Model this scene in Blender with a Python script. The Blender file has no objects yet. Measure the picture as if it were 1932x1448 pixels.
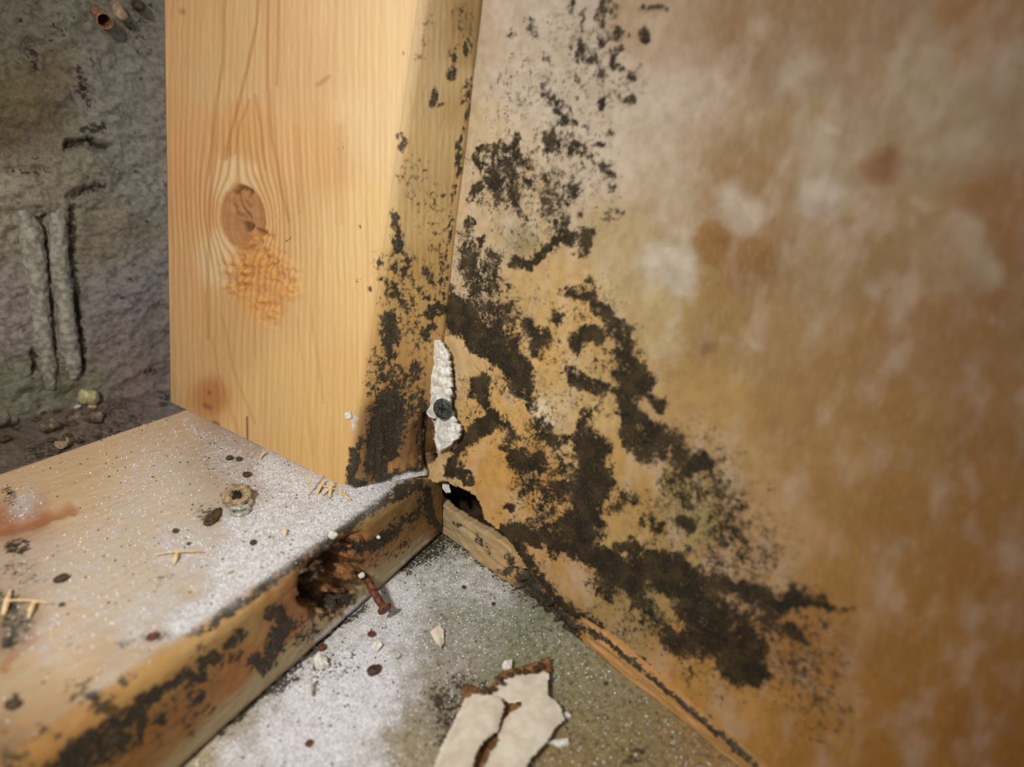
import bpy, bmesh, math, random
import numpy as np
from mathutils import Vector, Matrix
random.seed(7)
SC = 0.0016                                   # scene unit (sketch unit -> metres)
scn = bpy.context.scene
COL = scn.collection
# ------------------------------------------------------------------ camera
R = np.array([[0.45116775, -0.89124290, 0.04619246],
              [-0.28153292, -0.19125345, -0.94029853],
              [0.84686887, 0.41122768, -0.33720161]])
CAM = np.array([-120.84063, -80.62603, 100.42583])
F = 1099.713
cam = bpy.data.cameras.new('camera')
cam.sensor_width = 36.0
cam.lens = F / 1932 * 36
cam.clip_start = 0.004
cam.clip_end = 20
camo = bpy.data.objects.new('camera', cam)
COL.objects.link(camo)
m = Matrix([[R[0][i], -R[1][i], -R[2][i], CAM[i] * SC] for i in range(3)] + [[0, 0, 0, 1]])
camo.matrix_world = m
scn.camera = camo
cam.dof.use_dof = True
cam.dof.focus_distance = 158 * SC
cam.dof.aperture_fstop = 6.5
# ------------------------------------------------------------------ world, lights, exposure
w = bpy.data.worlds.new('world'); scn.world = w; w.use_nodes = True
w.node_tree.nodes['Background'].inputs[0].default_value = (0.85, 0.9, 1.0, 1)
w.node_tree.nodes['Background'].inputs[1].default_value = 0.4
scn.view_settings.view_transform = 'Standard'
scn.view_settings.look = 'None'
scn.view_settings.gamma = 1
scn.view_settings.use_curve_mapping = False
scn.view_settings.exposure = -0.04

def lamp(name, loc, target, size, power, color):
    l = bpy.data.lights.new(name, 'AREA'); l.shape = 'DISK'; l.size = size
    l.energy = power; l.color = color
    o = bpy.data.objects.new(name, l); COL.objects.link(o)
    o.location = Vector(loc) * SC
    d = (Vector(target) - Vector(loc))
    o.rotation_euler = d.to_track_quat('-Z', 'Y').to_euler()
    return o
def campt(px, py, depth):                     # a point seen at a pixel at a depth along the lens axis
    q = np.array([(px - 966) / F, (py - 724) / F, 1.0]) * depth
    return CAM + R.T @ q
def torch(name, loc, target, size, power, color, ang, blend):
    l = bpy.data.lights.new(name, 'SPOT'); l.spot_size = math.radians(ang); l.spot_blend = blend
    l.shadow_soft_size = size; l.energy = power; l.color = color
    o = bpy.data.objects.new(name, l); COL.objects.link(o); o.location = Vector(loc) * SC
    o.rotation_euler = (Vector(target) - Vector(loc)).to_track_quat('-Z', 'Y').to_euler()
    return o
torch('work_torch', (-205, -40, 195), (-34, 26, 66), .016, 5.7, (1.0, .95, .88), 92, 1.0)

# ------------------------------------------------------------------ geometry helpers
def proj(P):
    q = (np.asarray(P, float) - CAM) @ R.T
    return 966 + F * q[..., 0] / q[..., 2], 724 + F * q[..., 1] / q[..., 2]
def unp(x, y, z):
    d = R.T @ np.array([x - 966, y - 724, F]); t = (z - CAM[2]) / d[2]
    return CAM + t * d
def hit(x, y, P0, n):
    d = R.T @ np.array([x - 966, y - 724, F]); t = (n @ (P0 - CAM)) / (n @ d)
    return CAM + t * d
def ss(a, b, x):
    t = np.clip((x - a) / (b - a), 0, 1); return t * t * (3 - 2 * t)
def hsh(i, j, k):
    n = (i * 73856093) ^ (j * 19349663) ^ (k * 83492791)
    n = (n ^ (n >> 13)) * 1274126177
    n = n ^ (n >> 16)
    return (n & 0xffff) / 65535.0
def vnoise(x, y, z=0.0):
    x, y, z = np.broadcast_arrays(np.asarray(x, float), y, z)
    i, j, k = (np.floor(v).astype(np.int64) for v in (x, y, z))
    f, g, h = x - i, y - j, z - k
    f, g, h = (v * v * (3 - 2 * v) for v in (f, g, h))
    r = 0
    for a in (0, 1):
        for b in (0, 1):
            for c in (0, 1):
                r = r + hsh(i + a, j + b, k + c) * (f if a else 1 - f) * (g if b else 1 - g) * (h if c else 1 - h)
    return r
def fbm(x, y, z=0.0, o=4):
    s = 0; a = 0.5; t = 0
    for q in range(o):
        s = s + a * vnoise(x * 2 ** q + 17 * q, y * 2 ** q + 5 * q, z * 2 ** q + 31 * q); t += a; a *= .55
    return s / t
def strokes(px, py, L, base=0.0):
    """soft capsules: (points, radius, value); negative values clear"""
    D = np.full(px.shape, base, float)
    for pts, r, v in L:
        best = np.full(px.shape, 1e9)
        if len(pts) == 1: pts = [pts[0], (pts[0][0] + .01, pts[0][1])]
        xs = [p[0] for p in pts]; ys = [p[1] for p in pts]
        m = (px > min(xs) - 2.2 * r) & (px < max(xs) + 2.2 * r) & (py > min(ys) - 2.2 * r) & (py < max(ys) + 2.2 * r)
        if not m.any(): continue
        X = px[m]; Y = py[m]; b = np.full(X.shape, 1e9)
        for (x0, y0), (x1, y1) in zip(pts[:-1], pts[1:]):
            dx, dy = x1 - x0, y1 - y0
            t = np.clip(((X - x0) * dx + (Y - y0) * dy) / (dx * dx + dy * dy), 0, 1)
            b = np.minimum(b, np.hypot(X - x0 - t * dx, Y - y0 - t * dy))
        k = 1 - ss(.2 * r, 1.85 * r, b)
        d = D[m]
        if v >= 0: d = np.maximum(d, v * k)
        else: d = d * (1 - k * (-v))
        D[m] = d
    return D
def lin(c):
    c = np.asarray(c, float) / 255
    return np.where(c <= .04045, c / 12.92, ((c + .055) / 1.055) ** 2.4)
def colours(px, py, S, sig=60):
    """smooth blend of colour samples (x, y, (r,g,b)[, sigma])"""
    A = np.zeros(px.shape + (3,)); Wt = np.zeros(px.shape)
    for s in S:
        sg = s[3] if len(s) > 3 else sig
        amp = (sig / sg) ** 1.5
        d2 = ((px - s[0]) ** 2 + (py - s[1]) ** 2) / (sg * sg)
        wt = amp * (np.exp(-d2) + (1e-4 / (1 + d2) if len(s) < 4 else 0))
        A += wt[..., None] * lin(s[2]); Wt += wt
    return A / Wt[..., None]
def inpoly(px, py, poly):
    r = np.zeros(px.shape, bool); n = len(poly)
    for i in range(n):
        x0, y0 = poly[i]; x1, y1 = poly[(i + 1) % n]
        if y0 == y1: continue
        c = ((y0 > py) != (y1 > py)) & (px < (x1 - x0) * (py - y0) / (y1 - y0) + x0)
        r ^= c
    return r
def mkmesh(name, V, Fc, mat=None, parent=None, attrs=None, smooth=True, col=None):
    me = bpy.data.meshes.new(name)
    V = np.asarray(V, float) * SC
    me.from_pydata([tuple(v) for v in V], [], [tuple(int(i) for i in f) for f in Fc])
    if attrs:
        for k, a in attrs.items():
            a = np.asarray(a, np.float32)
            if a.ndim == 2:
                at = me.attributes.new(k, 'FLOAT_VECTOR', 'POINT'); at.data.foreach_set('vector', a.ravel())
            else:
                at = me.attributes.new(k, 'FLOAT', 'POINT'); at.data.foreach_set('value', a.ravel())
    if smooth: me.polygons.foreach_set('use_smooth', [True] * len(me.polygons))
    me.update()
    if mat: me.materials.append(mat)
    o = bpy.data.objects.new(name, me); COL.objects.link(o)
    if parent: o.parent = parent
    return o
def gridmesh(name, P, mat, attrs, keep=None, parent=None):
    ny, nx = P.shape[:2]
    idx = np.arange(ny * nx).reshape(ny, nx)
    Fc = np.stack([idx[:-1, :-1], idx[:-1, 1:], idx[1:, 1:], idx[1:, :-1]], -1)
    if keep is not None:
        kf = keep[:-1, :-1] & keep[:-1, 1:] & keep[1:, 1:] & keep[1:, :-1]
        Fc = Fc[kf]
    Fc = Fc.reshape(-1, 4)
    V = P.reshape(-1, 3)
    at = {k: (a.reshape(-1, 3) if a.ndim == 3 else a.ravel()) for k, a in attrs.items()}
    if keep is not None:
        used = np.unique(Fc); mp = -np.ones(len(V), int); mp[used] = np.arange(len(used))
        V = V[used]; Fc = mp[Fc]; at = {k: a[used] for k, a in at.items()}
    return mkmesh(name, V, Fc, mat, parent, at)
def normals(P):
    du = np.gradient(P, axis=1); dv = np.gradient(P, axis=0)
    n = np.cross(du, dv); return n / (np.linalg.norm(n, axis=-1, keepdims=True) + 1e-12)
def tag(o, label=None, cat=None, group=None, kind=None):
    if label: o['label'] = label
    if cat: o['category'] = cat
    if group: o['group'] = group
    if kind: o['kind'] = kind
    return o
def empty(name, loc):
    o = bpy.data.objects.new(name, None); COL.objects.link(o); o.location = Vector(loc) * SC
    o.empty_display_size = .005
    return o

# ------------------------------------------------------------------ materials
class NT:
    def __init__(s, name, rough=.8, spec=.3):
        s.m = bpy.data.materials.new(name); s.m.use_nodes = True
        s.t = s.m.node_tree; s.b = s.t.nodes['Principled BSDF']
        s.b.inputs['Roughness'].default_value = rough
        s.b.inputs['Specular IOR Level'].default_value = spec
    def n(s, typ, **k):
        x = s.t.nodes.new(typ)
        for a, v in k.items(): setattr(x, a, v)
        return x
    def link(s, a, b): s.t.links.new(a, b)
    def attr(s, name, out='Fac'):
        x = s.n('ShaderNodeAttribute', attribute_name=name); return x.outputs[out]
    def noise(s, scale, vec=None, detail=4, rough=.55, sc3=None, seed=0):
        x = s.n('ShaderNodeTexNoise'); x.inputs['Scale'].default_value = scale
        x.inputs['Detail'].default_value = detail; x.inputs['Roughness'].default_value = rough
        if vec is None:
            vec = s.n('ShaderNodeTexCoord').outputs['Object']
        mp = s.n('ShaderNodeMapping'); s.link(vec, mp.inputs[0])
        mp.inputs['Location'].default_value = (seed * 1.37, seed * .71, seed * 2.1)
        if sc3: mp.inputs['Scale'].default_value = sc3
        s.link(mp.outputs[0], x.inputs['Vector'])
        return x.outputs['Fac']
    def math(s, op, a, b=None, c=None, clamp=False):
        x = s.n('ShaderNodeMath', operation=op); x.use_clamp = clamp
        for i, v in enumerate((a, b, c)):
            if v is None: continue
            if isinstance(v, (int, float)): x.inputs[i].default_value = v
            else: s.link(v, x.inputs[i])
        return x.outputs[0]
    def rng(s, v, a, b, c=0, d=1, smooth=True):
        x = s.n('ShaderNodeMapRange'); x.interpolation_type = 'SMOOTHSTEP' if smooth else 'LINEAR'
        s.link(v, x.inputs[0])
        for i, q in zip((1, 2, 3, 4), (a, b, c, d)):
            if isinstance(q, (int, float)): x.inputs[i].default_value = q
            else: s.link(q, x.inputs[i])
        return x.outputs[0]
    def mix(s, f, a, b, blend='MIX'):
        x = s.n('ShaderNodeMix', data_type='RGBA', blend_type=blend)
        for i, v in ((0, f), (6, a), (7, b)):
            if isinstance(v, (int, float)): x.inputs[i].default_value = v
            elif isinstance(v, tuple): x.inputs[i].default_value = tuple(lin(v)) + (1,)
            else: s.link(v, x.inputs[i])
        return x.outputs[2]
    def bump(s, h, strength=.5, dist=.0005):
        x = s.n('ShaderNodeBump'); x.inputs['Strength'].default_value = strength
        x.inputs['Distance'].default_value = dist; s.link(h, x.inputs['Height'])
        s.link(x.outputs[0], s.b.inputs['Normal'])
    def out(s, c): s.link(c, s.b.inputs['Base Color']); return s.m
def simple(name, c1, c2, scale=400, rough=.8, spec=.3, bump=.4, metal=0, lo=.35, hi=.65):
    q = NT(name, rough, spec); q.b.inputs['Metallic'].default_value = metal
    n = q.noise(scale, detail=5); q.bump(n, bump, .0006)
    return q.out(q.mix(q.rng(n, lo, hi), c1, c2))
def mould_mask(q, dens, scale, seed=0, sc3=None, soft=.05, amp=2.9):
    """dark growth, groove and gap darkness: painted density plus fine noise, thresholded"""
    n1 = q.noise(scale, detail=6, rough=.7, sc3=sc3, seed=seed)
    v = q.math('MULTIPLY_ADD', q.math('SUBTRACT', n1, .5), amp, dens)
    return q.math('MULTIPLY', v, q.rng(dens, .0, .15))

# drywall paper
q = NT('drywall_paper', .62, .35)
c = q.attr('col', 'Color')
n = q.noise(260, detail=6); c = q.mix(q.rng(n, .3, .7, 0, .3), c, (118, 84, 44))
n2 = q.noise(90, detail=5, seed=4, sc3=(1, 1.4, .7)); c = q.mix(q.rng(n2, .45, .75, 0, .3), c, (205, 190, 175))
fib = q.noise(700, detail=3, seed=9, sc3=(1, 2.2, .5)); c = q.mix(q.rng(fib, .5, .8, 0, .25), c, (196, 172, 134))
md_ = q.attr('mould')
nA = q.noise(620, detail=6, rough=.75, seed=1); nB = q.noise(1900, detail=4, rough=.7, seed=12)
v = q.math('MULTIPLY_ADD', q.math('SUBTRACT', nA, .5), 2.6, md_)
v = q.math('MULTIPLY_ADD', q.math('SUBTRACT', nB, .5), 1.5, v)
gate = q.rng(md_, 0.0, .15); v = q.math('MULTIPLY', v, gate)
sft = q.attr('soft')
lo = q.math('SUBTRACT', .5, sft); hi = q.math('ADD', .5, sft)
mk = q.rng(v, lo, hi)
halo = q.rng(q.math('MULTIPLY_ADD', q.math('SUBTRACT', nA, .5), 1.2, md_), .12, .8, 0, .7)
c = q.mix(halo, c, (76, 62, 32))
spk = q.noise(1150, detail=5, rough=.7, seed=27)
sv = q.math('MULTIPLY_ADD', q.math('SUBTRACT', spk, .5), 2.0, q.math('MULTIPLY', q.math('MINIMUM', md_, .55), .62))
c = q.mix(q.math('MULTIPLY', q.rng(sv, .36, .5, 0, .9), gate), c, (44, 34, 20))
fine = q.noise(1500, detail=3, seed=2)
big = q.noise(140, detail=4, seed=22)
mc = q.mix(q.rng(fine, .4, .7), (22, 16, 8), (56, 46, 27))
mc = q.mix(q.rng(big, .45, .68, 0, .35), mc, (76, 62, 38))
c = q.mix(q.math('MULTIPLY', mk, q.rng(big, .35, .65, .98, .86)), c, mc)
g = q.attr('gyps'); gn = q.noise(900, detail=5, seed=3)
c = q.mix(g, c, q.mix(q.rng(gn, .35, .6), (150, 140, 128), (226, 224, 218)))
q.link(q.math('ADD', q.math('MULTIPLY', mk, .3), .62), q.b.inputs['Roughness'])
hgt = q.math('ADD', q.math('MULTIPLY', fib, .3), q.math('MULTIPLY', q.math('MULTIPLY', mk, fine), .9))
hgt = q.math('ADD', hgt, q.math('MULTIPLY', g, q.math('MULTIPLY', gn, 2.5)))
q.bump(hgt, .5, .0005)
M_DRY = q.out(c)

def wood(name, seed):
    q = NT(name, .6, .35)
    c = q.attr('col', 'Color')
    gv = q.attr('gv', 'Vector')
    g1 = q.noise(1.0, gv, 5, .6, (.9, .02, 1), seed)
    g2 = q.noise(1.0, gv, 4, .6, (4.0, .06, 1), seed + 3)
    c = q.mix(q.rng(g1, .35, .7, 0, .28), c, (176, 122, 62))
    c = q.mix(q.rng(g2, .4, .8, 0, .2), c, (226, 186, 130))
    ring = q.attr('ring')
    c = q.mix(q.math('MULTIPLY', ring, .55), c, (160, 100, 44))
    v = mould_mask(q, q.attr('mould'), 560, seed + 1, None)
    v2 = mould_mask(q, q.attr('mould'), 1.0, seed + 6, None)
    gm = q.noise(1.0, gv, 5, .65, (1.4, .45, 1), seed + 8)
    v = q.math('MULTIPLY_ADD', q.math('SUBTRACT', gm, .5), 1.0, v)
    mk = q.rng(v, .34, .72)
    c = q.mix(q.rng(v, .1, .6, 0, .35), c, (110, 84, 44))
    fine = q.noise(1700, detail=3, seed=seed)
    c = q.mix(q.math('MULTIPLY', mk, .95), c, q.mix(q.rng(fine, .4, .72), (32, 27, 20), (72, 66, 50)))
    # white plaster dust lying in the grain
    dn = q.noise(1300, detail=4, rough=.75, seed=seed + 2)
    dn2 = q.noise(240, detail=4, seed=seed + 5)
    d = q.attr('dust')
    c = q.mix(q.rng(q.math('MULTIPLY_ADD', q.math('SUBTRACT', dn2, .5), .5, d), .0, .8, 0, .8), c, (205, 200, 193))
    dv = q.math('ADD', d, q.math('MULTIPLY_ADD', q.math('SUBTRACT', dn, .5), 1.7, q.math('MULTIPLY', q.math('SUBTRACT', dn2, .5), .8)))
    dm = q.rng(dv, .3, .85, 0, .96)
    c = q.mix(dm, c, q.mix(q.rng(dn, .35, .62), (180, 176, 172), (238, 238, 240)))
    h = q.math('ADD', q.math('MULTIPLY', g2, .35), q.math('MULTIPLY', dm, q.math('MULTIPLY', dn, 1.8)))
    h = q.math('ADD', h, q.math('MULTIPLY', q.math('MULTIPLY', mk, fine), .9))
    rt = q.attr('rot'); h = q.math('ADD', h, q.math('MULTIPLY', q.math('MULTIPLY', rt, fine), 3))
    q.bump(h, .55, .0005)
    q.link(q.math('ADD', .55, q.math('MULTIPLY', dm, .4)), q.b.inputs['Roughness'])
    return q.out(c)
M_STUD = wood('pine_stud', 1)
M_PLATE = wood('stained_pine_plate', 5)

q = NT('concrete_floor', .7, .35)
c = q.attr('col', 'Color')
a = q.noise(500, detail=6, rough=.7); b = q.noise(1300, detail=4, rough=.7, seed=2)
c = q.mix(q.rng(a, .42, .68, 0, .75), c, (86, 80, 52))
c = q.mix(q.rng(b, .55, .72, 0, .7), c, (226, 218, 200))
d = q.attr('dust'); dn2 = q.noise(200, detail=5, seed=6)
dv = q.math('ADD', d, q.math('MULTIPLY_ADD', q.math('SUBTRACT', b, .5), 1.3, q.math('MULTIPLY', q.math('SUBTRACT', dn2, .5), 1.2)))
c = q.mix(q.rng(q.math('MULTIPLY_ADD', q.math('SUBTRACT', dn2, .5), .7, d), .0, .9, 0, .85), c, (200, 196, 194))
dm = q.rng(dv, .3, .95, 0, .95)
c = q.mix(dm, c, q.mix(q.rng(b, .35, .6), (190, 186, 184), (240, 240, 244)))
v = mould_mask(q, q.attr('mould'), 600, 3); mk = q.rng(v, .42, .62)
c = q.mix(q.math('MULTIPLY', mk, .9), c, (48, 36, 22))
q.bump(q.math('ADD', a, b), .6, .0006)
M_FLOOR = q.out(c)

q = NT('grey_concrete', .85, .25)
c = q.attr('col', 'Color')
a = q.noise(330, detail=7, rough=.7); b = q.noise(1100, detail=5, rough=.7, seed=2)
c = q.mix(q.rng(a, .4, .65, 0, .6), c, (88, 80, 64))
c = q.mix(q.rng(b, .5, .72, 0, .5), c, (172, 166, 150))
pit = q.noise(240, detail=3, seed=8); c = q.mix(q.rng(pit, .66, .72, 0, .8), c, (40, 34, 26))
v = mould_mask(q, q.attr('mould'), 420, 3); mk = q.rng(v, .42, .62)
c = q.mix(q.math('MULTIPLY', mk, .85), c, (44, 36, 26))
q.bump(q.math('ADD', a, q.math('MULTIPLY', b, .5)), .9, .0012)
M_CONC = q.out(c)

M_GYP = simple('gypsum', (196, 190, 178), (232, 230, 222), 500, .9, .1, .35)
M_KRAFT = simple('brown_kraft_paper', (104, 72, 44), (150, 112, 72), 500, .8, .2, .3)
M_WPAPER = simple('cream_face_paper', (212, 200, 178), (232, 222, 204), 200, .75, .25, .1)
M_DUST = simple('white_plaster_grain', (214, 212, 212), (250, 250, 250), 900, .6, .5, .4)
M_SAND = simple('dark_grain', (66, 52, 34), (120, 104, 76), 900, .7, .4, .4)
M_RUST = simple('rusty_iron', (66, 38, 24), (126, 74, 44), 700, .6, .4, .7)
M_SCREW = simple('grey_phosphate_steel', (30, 34, 32), (82, 88, 80), 900, .45, .5, .4, .35)
M_SHELL = simple('brown_casing', (74, 60, 46), (134, 112, 88), 500, .5, .5, .4)
M_PELLET = simple('dark_brown_pellet', (52, 40, 24), (96, 74, 46), 900, .6, .4, .7)
M_SLIVER = simple('pale_pine_sliver', (212, 180, 124), (240, 218, 170), 600, .6, .3, .3)
M_WHITE = simple('white_gypsum_chip', (200, 194, 178), (238, 236, 226), 700, .8, .2, .5)
M_CLAY = simple('sandy_clay', (128, 108, 82), (180, 158, 124), 900, .85, .2, .9)
M_RESIN = simple('yellowish_crumb', (168, 152, 100), (206, 196, 150), 600, .4, .5, .6)
M_MORTAR = simple('mortar_ridge', (128, 122, 106), (172, 166, 150), 300, .85, .25, .7)

# ------------------------------------------------------------------ layout of the corner
H = 23.16
LEAN = np.array([.094, -.082, 1.0])
A0 = unp(835, 1003, 0); B0 = unp(1395, 1440, 0)
dd = (B0 - A0) / np.linalg.norm(B0 - A0)
nn = np.array([dd[1], -dd[0], 0.]);
if nn @ (CAM - A0) < 0: nn = -nn
def edge_top(bot, px, py):
    """point on the pixel's ray nearest the leaning upright through bot"""
    d = R.T @ np.array([px - 966, py - 724, F]); d /= np.linalg.norm(d)
    u = LEAN / np.linalg.norm(LEAN)
    w0 = CAM - bot; a, b, c = 1, d @ u, 1; D, E = d @ w0, u @ w0
    t = (b * E - c * D) / (a * c - b * b)
    return CAM + t * d
RL = unp(322, 760, H); FL = unp(660, 926, H); FR = unp(805, 899, H)
RLt = edge_top(RL, 310, 5); FLt = edge_top(FL, 792, 5); FRt = edge_top(FR, 905, 5)
RR = RL + np.array([17., -1.5, 0]); RRt = RLt + np.array([17., -1.5, 0])
def upto(b, t, z):
    k = (np.asarray(z) - b[2]) / (t[2] - b[2])
    return b + (t - b) * np.asarray(k)[..., None]
print('tops', RLt, FLt, FRt)

# ---- right wall: sheet of drywall, face paper
sg = np.concatenate([np.arange(-12, 70, .34), np.arange(70, 118, .5), np.arange(118, 210, 4.)])
zg = np.concatenate([np.arange(2.0, 145, .36), np.arange(145, 215, 4.)])
S_, Z_ = np.meshgrid(sg, zg)
E_ = upto(FR, FRt, zg)
rel = E_ - (A0 + LEAN * zg[:, None])
oe = rel @ nn - .35; se = rel @ dd
OFF = oe[:, None] * (1 - ss(0, 62, S_ - se[:, None]))
OFF = np.where(S_ < se[:, None], oe[:, None], OFF)
PD = A0 + dd * S_[..., None] + LEAN * Z_[..., None] + nn * (OFF - .9)[..., None]
PD = PD + nn * (.5 * (fbm(S_ / 30, Z_ / 30) - .5) * 3)[..., None]
px, py = proj(PD)
wx = px + 15 * (fbm(px / 42, py / 42, 3.) - .5) * 2 + 8 * (fbm(px / 11, py / 11, 6.) - .5) * 2; wy = py + 15 * (fbm(px / 42, py / 42, 9.) - .5) * 2 + 8 * (fbm(px / 11, py / 11, 16.) - .5) * 2
gyp_poly = [(818, 640), (836, 645), (848, 668), (855, 700), (857, 735), (853, 765), (858, 790), (868, 800), (871, 822), (856, 838), (841, 849), (826, 853), (820, 830), (822, 800), (812, 785), (798, 768), (788, 742), (800, 718), (812, 690), (812, 660)]
jx = px + 5 * (fbm(px / 7, py / 7, 1.) - .5); jy = py + 5 * (fbm(px / 7, py / 7, 5.) - .5)
gyp = inpoly(jx, jy, gyp_poly).astype(float)
for _ in range(2):
    gyp[1:-1, 1:-1] = (gyp[1:-1, 1:-1] * 2 + gyp[:-2, 1:-1] + gyp[2:, 1:-1] + gyp[1:-1, :-2] + gyp[1:-1, 2:]) / 6
PD = PD - nn * (gyp * (1.0 + 1.6 * fbm(px / 14, py / 14, 2.)))[..., None]
rim = np.clip(gyp * (1 - gyp) * 4, 0, 1)
PD = PD + nn * (rim * .5)[..., None]
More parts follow.
